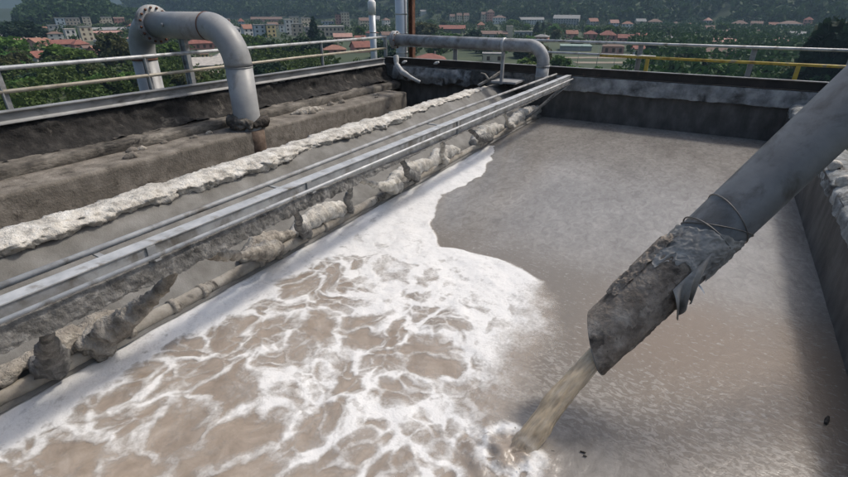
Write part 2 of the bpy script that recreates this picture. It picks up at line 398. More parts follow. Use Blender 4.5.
TRUNK = [trunk_mesh(s) for s in range(2)]
TREES = []
def tree(pos, h, wfac, kind, label, group=None, seed=0):
    o = thing({'cone': 'conifer_tree'}.get(kind, 'broadleaf_tree'), (pos[0], pos[1], pos[2]-.3), label, 'tree', group)
    c = bpy.data.objects.new('crown', CROWN[kind][seed % 3]); COL.objects.link(c); c.parent = o; c.scale = (h*wfac, h*wfac, h); c.rotation_euler.z = seed*1.7
    t = bpy.data.objects.new('trunk', TRUNK[seed % 2]); COL.objects.link(t); t.parent = o; t.scale = (h, h, h); t.rotation_euler.z = seed*.9
    TREES.append(o); return o

# ------------------------------------------------------------------ town
WALL = {k: M('plaster_'+k, [tuple(x*.85 for x in c), c, tuple(min(.85, x*1.08) for x in c)], .5, .9, .15, 6) for k, c in dict(
    white=(.62, .60, .56), cream=(.56, .48, .36), yellow=(.60, .47, .24), pink=(.50, .27, .21), grey=(.30, .30, .29), rose=(.40, .20, .16), beige=(.44, .37, .29), dark=(.12, .11, .105), blue=(.10, .20, .36), bluegrey=(.33, .38, .42)).items()}
ROOF = {k: M('roof_'+k, [tuple(x*.75 for x in c), c, tuple(x*1.2 for x in c)], .7, .9, .3, 8, stretch=(1, 1, 1)) for k, c in dict(
    orange=(.27, .135, .095), red=(.22, .09, .068), brown=(.16, .105, .083), grey=(.24, .235, .225), pale=(.40, .37, .33), pinkish=(.36, .21, .17), dark=(.09, .075, .065), green=(.20, .27, .24)).items()}
mat_glass = M('dark_window', [(.02, .022, .025), (.04, .044, .05)], 1, .2, 0, 10, 0)
mat_shutter = M('brown_shutter', [(.07, .045, .03), (.11, .07, .05)], 1, .7, 0, 10, 0)
wb = MB().box((-.5, -.5, -.5), (.5, .5, .5)); winmesh = rawmesh('window', wb.V, wb.F); winmesh.materials.append(mat_glass)
shutmesh = rawmesh('window', wb.V, wb.F); shutmesh.materials.append(mat_shutter)
HOUSES = []; HINFO = []
def house(u, v, wpx, hpx, rpx, roof, wc, rc, label, rot=0.25, dep=None, wins=True, group=None):
    p, dist = hit(u, v); px = dist*math.sqrt(1)/FL*1.0
    sc = dist/FL*math.cos(math.atan((u-CX)/FL))          # metres per pixel at that distance
    W, H_, Rh = wpx*sc, hpx*sc, rpx*sc
    D = dep if dep else max(7.0, min(W*.75, 14.0))
    th = math.atan((u-CX)/FL); yawh = YAW-th+rot
    o = thing({'flat': 'apartment_block'}.get(roof, 'house'), p, label, 'building', group); o.rotation_euler.z = yawh
    def part(name, mb, mat):
        me = rawmesh(name, mb.V, mb.F); me.materials.append(mat); q = bpy.data.objects.new(name, me); COL.objects.link(q); q.parent = o; return q
    a, b = W/2, D/2
    mb = MB().box((-a, -b, -3), (a, b, H_))
    if roof == 'gable':
        mb.add([(-a, -b, H_), (-a, b, H_), (-a, 0, H_+Rh), (a, -b, H_), (a, b, H_), (a, 0, H_+Rh)], [(0, 2, 1), (3, 4, 5)])
    part('wall', mb, WALL[wc])
    e = .5
    rm = MB()
    if roof == 'gable':
        k = Rh/b; z0 = H_-k*e
        V = [(-a-e, -b-e, z0+.05), (a+e, -b-e, z0+.05), (a+e, 0, H_+Rh+.05), (-a-e, 0, H_+Rh+.05), (-a-e, b+e, z0+.05), (a+e, b+e, z0+.05)]
        V += [(x, y, z+.3) for x, y, z in V]
        rm.add(V, [(6,7,8,9), (9,8,11,10), (0,3,2,1), (3,4,5,2), (0,1,7,6), (4,10,11,5), (0,6,9,3), (3,9,10,4), (1,2,8,7), (2,5,11,8)])
    elif roof == 'hip':
        r = min(b, a*.8); z0 = H_-.1
        V = [(-a-e, -b-e, z0), (a+e, -b-e, z0), (a+e, b+e, z0), (-a-e, b+e, z0), (-a+r, 0, H_+Rh), (a-r, 0, H_+Rh)]
        rm.add(V, [(0,1,5,4), (1,2,5), (2,3,4,5), (3,0,4), (3,2,1,0)])
    else:
        rm.box((-a-.25, -b-.25, H_+.004), (a+.25, b+.25, H_+max(.45, Rh)))
    ro = part('roof', rm, ROOF[rc])
    if roof in ('gable', 'hip') and wpx > 9:
        cm = MB().box((a*.3, -.3, H_+Rh*.4), (a*.3+.7, .4, H_+Rh+.9)); me = rawmesh('chimney', cm.V, cm.F); me.materials.append(WALL['beige']); q = bpy.data.objects.new('chimney', me); COL.objects.link(q); q.parent = ro
    if wins:
        fl = max(1, int(round(H_/3.1))); fh = H_/fl; nw = max(2, int(W/3.2)); ww = min(1.4, W/nw*.45)
        src = shutmesh if wc in ('pink', 'rose', 'cream') else winmesh
        for f in range(fl):
            for k in range(nw):
                q = bpy.data.objects.new('window', src); COL.objects.link(q); q.parent = o
                q.location = (-a+W*(k+.5)/nw, -b, f*fh+fh*.52); q.scale = (ww, .16, fh*.5)
        for f in range(fl):
            for k in range(2):
                for s in ((1,) if u < CX else (-1,)):
                    q = bpy.data.objects.new('window', src); COL.objects.link(q); q.parent = o
                    q.location = (s*a, -b+D*(k+.5)/2, f*fh+fh*.52); q.scale = (.16, ww, fh*.5)
    HOUSES.append((u, v, wpx, hpx+rpx)); HINFO.append((u, v, label)); return o
H = house
# (picture column, row of the foot, width, wall height, roof height, roof, wall, roof colour)
H(4, 37, 13, 6, 3, 'gable', 'white', 'orange', 'white house with orange gable roof left of a dark conifer clump', .1)
H(20, 41, 13, 4, 3, 'hip', 'beige', 'brown', 'beige house with grey brown hip roof below the dark conifer clump', .3)
H(23, 46, 16, 3, 4, 'gable', 'beige', 'pinkish', 'long low house with pinkish tiled roof behind round green trees', -.2, wins=False)
H(38, 49, 12, 6, 4, 'gable', 'pink', 'orange', 'pink gabled house with orange roof between two round green trees', .8)
H(47, 46, 9, 5, 3, 'hip', 'pink', 'orange', 'small pink house with hip roof beside the pink gabled house', .3)
H(39, 61, 11, 4, 5, 'gable', 'white', 'red', 'low house with bright red roof just above the left handrail', .5)
H(57, 41, 13, 7, 2, 'hip', 'white', 'brown', 'white three storey house with brown roof in front of a pale block', .05)
H(63, 47, 22, 3, 3.5, 'gable', 'beige', 'red', 'long house with red tiled roof behind light green tree', .05)
H(80, 47, 14, 3, 4, 'hip', 'rose', 'red', 'house with dull red hip roof below the cream apartment block', .4)
H(72, 40, 9, 10, .7, 'flat', 'white', 'pale', 'pale narrow apartment block left of the cream block', .2)
H(88, 41, 11, 13, .8, 'flat', 'cream', 'grey', 'tall cream apartment block standing among red roofs', .25)
H(44, 33, 7, 4, 1.5, 'gable', 'pink', 'orange', 'small pink house right of the dark conifer clump', .3)
H(55, 33, 9, 7, .6, 'flat', 'grey', 'grey', 'grey block right of the dark conifer clump', .1)
H(62, 28, 8, 9, .5, 'flat', 'bluegrey', 'grey', 'slim blue grey tower block at the foot of the knoll', .1)
H(74, 25, 12, 6, .6, 'flat', 'beige', 'grey', 'beige block row at the foot of the knoll', .0)
H(88, 25, 7, 7, .6, 'flat', 'cream', 'grey', 'cream block right of the beige block row under the knoll', .0)
H(106, 23, 11, 5, .6, 'flat', 'cream', 'grey', 'cream apartment row with upright bays under the wooded knoll', .1)
H(120, 24, 9, 5, 1, 'gable', 'rose', 'brown', 'dull pink house under the wooded knoll beside the cream row', .1)
H(110, 33, 30, 3, 2, 'gable', 'pink', 'grey', 'long pink factory hall with grey roof', .02, 16, False)
H(108, 37, 26, 4, 1.5, 'gable', 'pink', 'pinkish', 'long pink hall with pinkish roof below the grey roofed hall', -.03, 14)
H(102, 45, 9, 5, 2, 'hip', 'white', 'grey', 'small white house with grey hip roof beside olive tree', .5)
H(98, 54, 11, 3, 4.5, 'gable', 'rose', 'orange', 'house with orange roof at the edge of the olive trees', .6)
H(88, 51, 8, 3, 2, 'gable', 'white', 'brown', 'small white walled house beside the orange roofed house', .2)
H(116, 49, 9, 3, 3, 'hip', 'pink', 'brown', 'small house with brown roof behind the olive trees', .3, wins=False)
H(201, 49, 24, 6, 5, 'hip', 'rose', 'red', 'large row house with red hip roof seen beneath the bent grey pipe', .1)
H(221, 47, 12, 5, 4, 'gable', 'rose', 'red', 'red roofed house right of the large red row house', .3)
H(203, 59, 8, 5.5, 2, 'hip', 'yellow', 'brown', 'small yellow house above the long beige shed', .3)
H(207, 67, 34, 3, 6, 'gable', 'beige', 'pale', 'long shed with pale beige roof beneath the bent grey pipe', .08, 15, False)
H(222, 60, 14, 3, 4, 'hip', 'cream', 'pale', 'cream house with pale hip roof behind the long beige shed', .2)
H(248, 36, 10, 7, 3.5, 'gable', 'white', 'orange', 'white house with orange roof right of the bent grey pipe', .4)
H(260, 37, 11, 11, .7, 'flat', 'bluegrey', 'grey', 'blue grey apartment block left of the yellow block', .2)
H(271, 37, 9, 11, 1, 'flat', 'yellow', 'grey', 'bright yellow apartment block', .3)
H(284, 32, 8, 6, .7, 'flat', 'white', 'grey', 'low white block between the yellow block and the white tower', .1)
H(290, 35, 8, 14, .7, 'flat', 'white', 'pale', 'white tower block right of the yellow block', .2)
H(298, 36, 11, 11, .7, 'flat', 'beige', 'grey', 'beige block attached right of the white tower', .0)
H(309, 35, 8, 7, .7, 'flat', 'grey', 'grey', 'grey block left of the dark pointed conifer', .1)
H(331, 36, 27, 8.5, 1, 'flat', 'beige', 'pale', 'long beige arcaded building right of the dark pointed conifer', .05, 14)
H(328, 27, 12, 5, .7, 'flat', 'bluegrey', 'grey', 'blue grey block behind the long arcaded building', .1)
H(339, 27, 6, 11, .7, 'flat', 'rose', 'brown', 'slim brick red tower beside the cream tower', .0)
H(345.5, 27, 8, 13, .8, 'flat', 'cream', 'grey', 'tall cream tower above the long arcaded building', .15)
H(364, 26, 10, 5, 2.5, 'gable', 'cream', 'brown', 'cream house left of the slender steel flue', .3)
H(267, 22, 30, 2.5, 2, 'gable', 'rose', 'brown', 'long dull red roofed terrace at the foot of the hill', .0, 14, False)
H(335, 53, 22, 4, 4, 'hip', 'rose', 'orange', 'wide low house with orange roof behind the left handrail post', .05)
H(343, 41, 18, 4, 3, 'gable', 'pink', 'pinkish', 'pink hall below the long arcaded building', .05)
H(361, 52, 18, 5, 5, 'gable', 'pink', 'red', 'house with red gable roof left of the steel flue', .4)
H(423, 15, 6, 3, 1.5, 'gable', 'white', 'grey', 'tiny white house alone high on the wooded hillside', .3, wins=False)
H(452, 22, 5, 5, 2, 'gable', 'cream', 'brown', 'left one of three cream villas in a row on the hillside', .2)
H(459, 22, 5, 6, 2, 'gable', 'cream', 'brown', 'middle one of three cream villas in a row on the hillside', .2)
H(466, 22, 5, 6, 2, 'gable', 'cream', 'brown', 'right one of three cream villas in a row on the hillside', .2)
H(484, 22, 6, 7, 2, 'gable', 'cream', 'brown', 'tall narrow cream villa on the hillside beside pink villa', .2)
H(490, 22, 7, 9, 2.5, 'hip', 'pink', 'brown', 'pink villa with brown hip roof on the hillside', .2)
H(499, 23, 13, 5, 2, 'hip', 'white', 'brown', 'wide white villa with brown roof on the hillside', .0)
H(452, 33, 26, 4, 3, 'gable', 'dark', 'red', 'long dark shed with bright red roof above the level grey pipe', .0, 14, False)
H(494, 37, 26, 3, 2.5, 'gable', 'grey', 'brown', 'long grey shed with brown roof above the level grey pipe', .0, 14, False)
H(509, 37, 6, 10, .5, 'flat', 'cream', 'pale', 'narrow cream silo tower beside the long grey shed', .1, 6, False)
H(430, 60, 30, 2, 4.5, 'hip', 'white', 'red', 'bright red tiled roof right below the level grey pipe', .05, 12, False)
H(493, 62, 22, 8, .8, 'flat', 'cream', 'grey', 'cream utility building behind the pipe support post', .05)
H(523, 37, 18, 5, .6, 'flat', 'grey', 'grey', 'grey flat building with white window strips', .0)
H(531, 24, 24, 4, 2, 'gable', 'white', 'grey', 'long white house with grey roof on a hillside clearing', .05)
H(566, 25, 25, 6, 3, 'gable', 'grey', 'grey', 'big grey institutional building with pale roof on the hillside', -.1, 16)
H(571, 38, 11, 4, 3, 'gable', 'rose', 'orange', 'brick red house with orange roof above the far handrail', .2)
H(590, 39, 12, 5, 3, 'hip', 'rose', 'red', 'dark red house left of the wide red roofed house', .2)
H(607, 40, 16, 5, 4, 'hip', 'rose', 'red', 'wide dark red house with hip roof above the far handrail', .1)
H(625, 41, 15, 3, 3, 'gable', 'rose', 'red', 'low red roofed house right of the wide dark red house', .1)
H(640, 42, 10, 5, 3, 'gable', 'pink', 'red', 'pink gabled house above the grey rail post', .4)
H(612, 54, 20, 8, 2, 'hip', 'pink', 'brown', 'pink house with white window frames below the far top rail', .1)
H(575, 50, 30, 4, .6, 'flat', 'grey', 'green', 'long grey green shed roof beyond the far handrail', .05, 16, False)
H(637, 55, 10, 6, 2.5, 'gable', 'white', 'red', 'white house with red roof behind the grey rail post', .2)
H(654, 27, 12, 5, 2.5, 'hip', 'beige', 'brown', 'beige house half hidden in the hillside forest', .2)
H(675, 27, 7, 3, 2, 'hip', 'beige', 'brown', 'small beige house in hillside forest right of the larger one', .2, wins=False)
H(720, 46, 28, 4, 3, 'gable', 'rose', 'pinkish', 'long low house with pinkish roof above the far top rail', .0)
H(718, 57, 30, 5, 4, 'gable', 'rose', 'brown', 'long dark house with brown red roof above the yellow rail', .05)
H(738, 30, 13, 6, 3, 'hip', 'beige', 'brown', 'beige villa on the forested hillside', .2)
H(755, 29, 10, 5, 2, 'gable', 'beige', 'brown', 'small beige villa beside the larger beige villa in the forest', .1)
H(788, 30, 20, 6, 2.5, 'hip', 'white', 'brown', 'white terrace of villas on the forested hillside', .05)
H(779, 46, 14, 5, 3, 'hip', 'white', 'pinkish', 'white house with pinkish roof above far top rail', .2)
H(768, 57, 20, 5, 4, 'gable', 'rose', 'brown', 'brown red house right of the tilted grey rail post', .1)
H(806, 47, 20, 4, 2, 'gable', 'grey', 'grey', 'grey roofed hall in front of the big dark tree', .05, wins=False)
H(800, 60, 22, 5, 1, 'flat', 'grey', 'green', 'pale green flat roofed hall above the yellow rail', .05, wins=False)
XW = ['white', 'cream', 'beige', 'grey', 'bluegrey', 'pink']; XR = ['orange', 'brown', 'red', 'pinkish', 'grey']
gx_ = np.random.default_rng(21); XN = 0
for k in range(400):
    u_, v_ = gx_.choice([gx_.uniform(5, 135), gx_.uniform(225, 395), gx_.uniform(440, 640), gx_.uniform(660, 810)], p=[.25, .4, .2, .15]), gx_.uniform(23, 43)
    wq = gx_.uniform(7, 13)*(.75+.4*(v_-23)/20)
    if any(abs(u_-a) < (wq+c)/2+1 and abs(v_-b) < 7 for a, b, c, d in HOUSES): continue
    if 10 < u_ < 45 and v_ < 40: continue
    flat = v_ < 33 and u_ < 400 and gx_.random() < .55; wc_ = XW[int(gx_.integers(0, 6))]; rc_ = XR[int(gx_.integers(0, 5))]
    near_ = min(HINFO, key=lambda q: (q[0]-u_)**2+((q[1]-v_)*2)**2)[2].split(' with ')[0].split(' behind ')[0].split(' on ')[0].split(' left ')[0].split(' right ')[0].split(' above ')[0].split(' at ')[0].split(' below ')[0].split(' beside ')[0].split(' near ')[0]
    near_ = ' '.join(near_.split()[:6])
    nm_ = (wc_.replace('bluegrey', 'blue grey')+(' flat roofed block' if flat else ' house with '+rc_+' roof')+' near the '+near_)
    if flat: H(u_, v_, wq, gx_.uniform(6, 9), .7, 'flat', wc_, 'grey', nm_, gx_.uniform(-.1, .4))
    else: H(u_, v_, wq, gx_.uniform(3.5, 5.5), gx_.uniform(2, 3), ['gable', 'hip'][int(gx_.integers(0, 2))], wc_, rc_, nm_, gx_.uniform(-.2, .7))
    XN += 1
    if XN >= 42: break
# trackside poles near the yard
for k, (u, v) in enumerate(((577, 66), (596, 68), (613, 70), (548, 60))):
    p, dist = hit(u, v); o = thing('light_pole', p, 'thin pole standing on the open yard beyond far rail', 'pole', 'poles on the open yard')
    tube('mast', [p, p+np.array([0, 0, 8.0])], [.11, .06], mat_galv, o, 6); tube('arm', [p+np.array([0, 0, 7.7]), p+np.array([1.4, .3, 8.1])], .05, mat_galv, o, 6)
# open yard strips
for k, (u0, u1, v0, c) in enumerate(((560, 650, 58, 'tan'), (575, 660, 63, 'tan'), (190, 235, 72, 'tan'))):
    pa, _ = hit(u0, v0); pb, _ = hit(u1, v0); dirv = (pb-pa); L_ = np.linalg.norm(dirv[:2]); dirv /= np.linalg.norm(dirv); nv = np.array([-dirv[1], dirv[0], 0])
    def fn(U, W, pa=pa, dirv=dirv, nv=nv, L_=L_):
        P_ = pa+dirv*(U*L_)[..., None]+nv*((W-.5)*7)[..., None]; P_[..., 2] = terr(P_[..., 0], P_[..., 1])+.12; return P_
    tag(sheet('dirt_track', fn, 24, 4, M('track_dirt_%d' % k, [(.16, .13, .10), (.22, .185, .14), (.28, .24, .19)], .3, .95, .3, 2)), 'pale dirt track across the open yard', None, None, 'structure')

# trees: (picture column, foot row, height px, width factor, kind)
def T(u, v, hpx, wf, kind, label, group=None, seed=0):
    p, dist = hit(u, v); sc = dist/FL*math.cos(math.atan((u-CX)/FL)); return tree(p, hpx*sc, wf, kind, label, group, seed)
T(14, 66, 31, 1.5, 'light', 'big round light green tree left of the red roof behind rail', seed=1)
T(-6, 64, 30, 1.4, 'broad', 'green tree at the left beside the big round light green one', seed=2)
T(62, 70, 26, 2.0, 'light', 'broad bright green tree right of the low red roof', seed=3)
T(84, 72, 24, 1.5, 'light', 'bright green tree beside the broad one, below red roofs', seed=4)
T(115, 66, 34, 1.1, 'olive', 'olive green tree left of the pipe elbow', seed=5)
T(126, 70, 32, 1.0, 'olive', 'olive green tree touching the pipe elbow', seed=6)
for k, (u, v, h) in enumerate(((15, 41, 21), (23, 42, 24), (31, 42, 22), (37, 41, 17), (27, 44, 22), (19, 43, 18))):
    T(u, v, h, 1.5, 'dark', 'dark tree in the dense conifer clump above brown roofs', 'dark conifer clump', k)
T(76, 44, 10, 1.3, 'cone', 'small dark conifer before the pale apartment blocks', seed=1)
T(315, 47, 30, 1.25, 'cone', 'dark pointed conifer before the arcaded building', seed=2)
T(426, 40, 18, 1.9, 'olive', 'round olive tree right of the rusty post', seed=1)
T(536, 36, 14, 1.7, 'cone', 'dark conifer beside the grey flat building', seed=2)
T(560, 74, 20, 1.4, 'broad', 'dark green bush tree right of the pipe bend', seed=1)
T(527, 72, 16, 1.6, 'light', 'light green bush tree behind the pipe bend', seed=2)
T(838, 98, 96, 1.0, 'dark', 'huge dark tree beyond the right end of the yellow rail', seed=0)
T(868, 102, 104, .95, 'dark', 'second huge dark tree behind the slanting pipe', seed=1)
T(818, 92, 52, 1.0, 'dark', 'dark tree just left of the huge dark tree', seed=2)
g = np.random.default_rng(3); kinds = ['broad', 'broad', 'light', 'dark', 'olive']
names = dict(broad='mid green broadleaf tree among the valley houses', light='light green broadleaf tree among the valley houses', dark='dark green broadleaf tree among the valley houses', olive='olive green broadleaf tree among the valley houses', cone='dark conifer among the valley houses')
def free(u, v, hpx, wpx):
    for (hu, hv, hw, hh_) in HOUSES:
        if v > hv+0.5 and abs(u-hu) < (hw+wpx)/2-1 and v-hpx < hv-1.0 and not (v-hpx > hv-2.5): return False
        if abs(v-hv) <= 1.0 and abs(u-hu) < (hw+wpx)/2: return False
    return True
import re
HLAB = [(hu, hv, re.split(r' (?:left|right|below|behind|between|beside|just|in front|standing|at the|under|seen|attached|above|alone|on the|on a|half|in hillside|in a row|beyond|touching)\b', lb)[0]) for (hu, hv, lb) in HINFO]
cnt = 0
for v0, v1, n, hp in ((24, 34, 70, 8), (34, 46, 80, 11), (46, 62, 80, 15), (62, 100, 75, 21)):
    for k in range(n*6):
        if k % 6 == 0: got = False
        if got: continue
        u = g.uniform(-20, 868); v = g.uniform(v0, v1); hpx = hp*g.uniform(.75, 1.3); kd = kinds[g.integers(0, 5)]
        if u < 140 and v < 26: continue
        if 545 < u < 640 and 49 < v < 72: continue
        if u > 650 and g.random() < .75: kd = 'dark'
        if 240 < u < 400 and v > 42 and g.random() < .7: kd = 'dark'
        wf = g.uniform(1.1, 1.7)
        if g.random() < .12: kd = 'cone'
        if not free(u, v, hpx, hpx*wf*.8): continue
        ln_ = min(HLAB, key=lambda q: (q[0]-u)**2+((q[1]-v)*2)**2)[2]
        colr = dict(broad='mid green tree', light='light green tree', dark='dark green tree', olive='olive green tree', cone='dark conifer')[kd]
        size = 'tall ' if hpx/hp > 1.1 else ('small ' if hpx/hp < .9 else '')
        shp = 'narrow ' if wf < 1.25 else ('spreading ' if wf > 1.55 else '')
        lab_ = size+shp+colr+' near the '+ln_
        if len(lab_.split()) > 16: lab_ = size+colr+' near the '+ln_
        lab_ = ' '.join(lab_.split()[:16])
        T(u, v, hpx, wf, kd, lab_, colr.replace('tree', 'trees').replace('conifer', 'conifers')+' of the valley', int(g.integers(0, 9))); got = True; cnt += 1
# the forest on the hillsides and the thick wood: one mass
def forest(name, pts, hs, mat, label, per=46, wf=.42, lf=.17):
    g = np.random.default_rng(len(pts)); n = len(pts)
    d = g.normal(size=(n, per, 3)); d /= np.linalg.norm(d, axis=2)[..., None]
    rr = (.75+.3*g.random((n, per)))[..., None]
    C = pts[:, None, :]+np.array([0, 0, 1.0])*(hs*.55)[:, None, None]+d*rr*np.stack([hs*wf, hs*wf, hs*.5], -1)[:, None, :]
    V, F = cards(C.reshape(-1, 3), 1.0, g)
    s = np.repeat(hs*lf, per*4)[:, None]; cc = np.repeat(C.reshape(-1, 3), 4, 0); V = cc+(V-cc)*s
    o = obj(name, V, F, mat); tag(o, label, None, None, 'stuff'); return o
def scatter(n, u0, u1, d0, d1, test, seed):
    g = np.random.default_rng(seed); u = g.uniform(u0, u1, n); d = np.sqrt(g.uniform(d0**2, d1**2, n)); th = np.arctan((u-CX)/FL)
    x = d*(np.sin(th)*RT[0]+np.cos(th)*HD[0]); y = d*(np.sin(th)*RT[1]+np.cos(th)*HD[1]); z = terr(x, y)
    k = test(u, d, z, x, y); return np.stack([x, y, z-.5], -1)[k]
HP = []
for o in bpy.data.objects:
    if o.type == 'EMPTY' and o.get('category') == 'building': HP.append(o.location[:2])
HP = np.array(HP)
def clear(x, y, rad=13):
    # keeps the houses and the slope just below them (towards the camera) open
    dd = np.full(x.shape, 1e9)
    for q in HP:
        r0 = np.hypot(*q); t = q/r0; dx = x-q[0]; dy = y-q[1]; al = dx*t[0]+dy*t[1]; ac = -dx*t[1]+dy*t[0]
        bad = (np.abs(ac) < rad) & (al < 12) & (al > -45)
        dd = np.where(bad, 0, dd)
    return dd > 1
mat_forest = leaf_mat('forest_leaves', [(.02, .042, .015), (.04, .072, .022), (.07, .105, .034)], 0)
mat_forest2 = leaf_mat('hill_forest_leaves', [(.016, .040, .015), (.034, .07, .022), (.06, .105, .033)], 0)
P1 = scatter(15000, 125, 880, 560, 1650, lambda u, d, z, x, y: (z > VZ+5) & clear(x, y, 10), 11)
forest('hillside_forest', P1, RNG.uniform(9, 17, len(P1)), mat_forest2, 'dense dark forest covering the long hillside behind the town', 26)
P2 = scatter(4600, -30, 235, 740, 1100, lambda u, d, z, x, y: (z > VZ+2.5) & clear(x, y, 9), 12)
forest('knoll_forest', P2, RNG.uniform(9, 16, len(P2)), mat_forest, 'blue green forest covering the rounded knoll behind the town', 34)
P3 = scatter(2600, 640, 900, 150, 700, lambda u, d, z, x, y: clear(x, y, 8), 13)
forest('valley_wood', P3, RNG.uniform(4, 9, len(P3)), mat_forest2, 'dark undergrowth and wood filling the valley at the right', 60, .5, .10)
P4 = scatter(1500, -40, 420, 115, 420, lambda u, d, z, x, y: clear(x, y, 8) & (d < 250+60*np.sin(u*.05)), 14)
forest('valley_thicket', P4, RNG.uniform(3, 6.5, len(P4)), mat_leaf, 'green thicket covering the slope below the tank', 110, .5, .075)
P5 = scatter(2600, -30, 660, 250, 900, lambda u, d, z, x, y: clear(x, y, 9) & ~((u > 545) & (u < 650) & (d < 330)), 15)
forest('garden_shrubs', P5, RNG.uniform(3, 7, len(P5)), mat_forest, 'garden shrubs and hedges filling the gaps between the valley houses', 36, .6, .13)

# ------------------------------------------------------------------ tank body
WX0, WX1, WY0, WY1 = -4.40, 1.555, -0.5, 14.05
SX, SZ = -5.55, .86                                        # crest of the sloping partition
# left wall with bench
def profile_wall(name, prof, y0, y1, mat, parent=None, amp=0.0, freq=6, ny=360, sub=10, seed=0, ampf=None):
    pr = resample(np.array([(p[0], 0, p[1]) for p in prof]), .05); m = len(pr)
    U, W = np.meshgrid(np.linspace(y0, y1, ny), np.arange(m), indexing='ij')
    V = np.stack([pr[W, 0], U, pr[W, 2]], -1)
    if amp > 0:
        tx = np.gradient(pr[:, 0]); tz = np.gradient(pr[:, 2]); l = np.hypot(tx, tz); nx, nz = -tz/l, tx/l
        q = V*np.array([1, .55, 1])*freq
        dsp = ((fbm(q, 5, seed, .55)-.45)*2.4+(1-np.abs(2*fbm(q*1.7, 3, seed+9)-1)-.75)*.8)*amp
        if ampf is not None: dsp = dsp*ampf(V)
        V[..., 0] += nx[W]*dsp; V[..., 2] += nz[W]*dsp
    i = np.arange(ny-1)[:, None]; j = np.arange(m-1)[None, :]
    F = np.stack([i*m+j, (i+1)*m+j, (i+1)*m+j+1, i*m+j+1], -1).reshape(-1, 4)[:, ::-1]
    return obj(name, V.reshape(-1, 3), F, mat, parent, True)
lw = thing('tank_wall', (-10.0, 6.5, -3), 'black encrusted tank wall with a brown concrete bench, along the left steel edge', 'wall')
MB().box((-10.35, -.6, -3.2), (-10.02, 14.4, 1.195)).obj('wall_core', mat_concrete, lw)
profile_wall('grime_shade_crust', [(-10.0, 1.19), (-9.94, 1.10), (-9.92, .98), (-9.86, .88), (-9.76, .80), (-9.60, .72), (-9.52, .69)], -.6, 14.0, mat_grime_shade, lw, .085, 4.0, 620, seed=3)
mat_ledge = M('ledge_crust', [(.04, .035, .03), (.12, .107, .09), (.26, .235, .20)], 4, .92, .9, 24, 0, .03, stretch=(1, .5, 1), stain=((.022, .020, .018), 3, .52, .68))
profile_wall('ledge_crust', [(-9.60, .70), (-9.50, .68), (-9.38, .66), (-9.335, .645), (-9.32, .60), (-9.31, .50), (-9.34, .44)], -.6, 14.0, mat_ledge, lw, .018, 6, 620, seed=13)
bn = profile_wall('bench', [(-9.40, .49), (-9.0, .485), (-8.60, .48), (-8.555, .475), (-8.55, .44), (-8.55, .3), (-8.54, -.6)], -.6, 13.15, mat_bench, lw, .011, 4.5, 360, seed=5)
MB().box((-9.395, 13.05, -.6), (-8.56, 13.148, .462)).obj('bench_end', mat_bench, lw)
# scattered rubble on the bench
for k in range(16):
    y = RNG.uniform(1.5, 12.5); x = RNG.uniform(-9.25, -8.75); s = RNG.uniform(.05, .14)
    crust('rubble', [(x-s*.2, y-s, .49), (x, y, .505), (x+s*.2, y+s, .49)], [.02, s*.5, s*.6, .02], mat_bench if k % 3 else mat_tan_crust, lw, .4, 12, .02, 10, k)
crust('rubble', [(-9.1, 8.6, .5), (-8.95, 9.1, .52), (-8.9, 9.6, .5)], [.03, .11, .12, .09, .03], mat_tan_crust, lw, .4, 9, .025, 14, 77)
# left channel sludge
tag(sheet('sludge_surface', lambda U, W: np.stack([-8.6+U*3.3, -.6+W*14.6, 0*U-.05+.02*fbm2(U*9, W*40, 3, 2)], -1), 40, 160, mat_sludge), 'dark brown sludge in the narrow left channel', None, None, 'structure')
# sloping partition
pt = thing('sloping_partition', (-5.2, 6.5, -.6), 'smooth grey sloping partition with a white crusted crest along the basin', 'wall')
def slopefn(U, W):
    x = SX-.25+U*1.5; z = np.where(U < .17, SZ, SZ-(U-.17)/.83*(SZ-.02))
    y = -.6+W*14.62
    z = z+(fbm2(x*2, y*1.2, 3, 8)-.5)*.03
    return np.stack([x, y, z], -1)
sheet('slope_face', slopefn, 40, 260, mat_slope, pt)
MB().box((SX-.26, -.6, -.6), (SX-.02, 14.02, SZ-.03)).obj('partition_core', mat_bench, pt)
# crest crust
yy = np.linspace(-.5, 13.1, 470); tt = np.linspace(0, 1, 470)
cx_ = SX-.10-.12*sstep(5, 13, yy)+(fbm2(yy*.9, yy*0, 3, 4)-.5)*.16
cpath = np.stack([cx_, yy, SZ+.02+.06*(fbm2(yy*1.3, yy*0+4, 3, 6)-.4)], -1)
rr = (.125+.075*fbm2(yy*1.1, yy*0+2, 3, 14))*np.where(yy > 11.6, 1-.75*sstep(11.6, 13.1, yy), 1)*(1-.25*sstep(6, 12, yy))
def dsp(V):
    f = fbm(V*np.array([6, 4, 6]), 6, 41, .66)-.5; rid = 1-np.abs(2*fbm(V*14, 3, 43)-1)
    return f*.17+(rid-.8)*.06
Vc, Fc = tubeVF(cpath, rr, 34, True, dsp, 1.45)
Vc[:, 2] = SZ+(Vc[:, 2]-SZ)*np.where(Vc[:, 2] > SZ, .45, .9)+.03*(fbm(Vc*14, 4, 47, .6)-.5)
obj('crest_crust', Vc, Fc, mat_white_crust, pt, True)
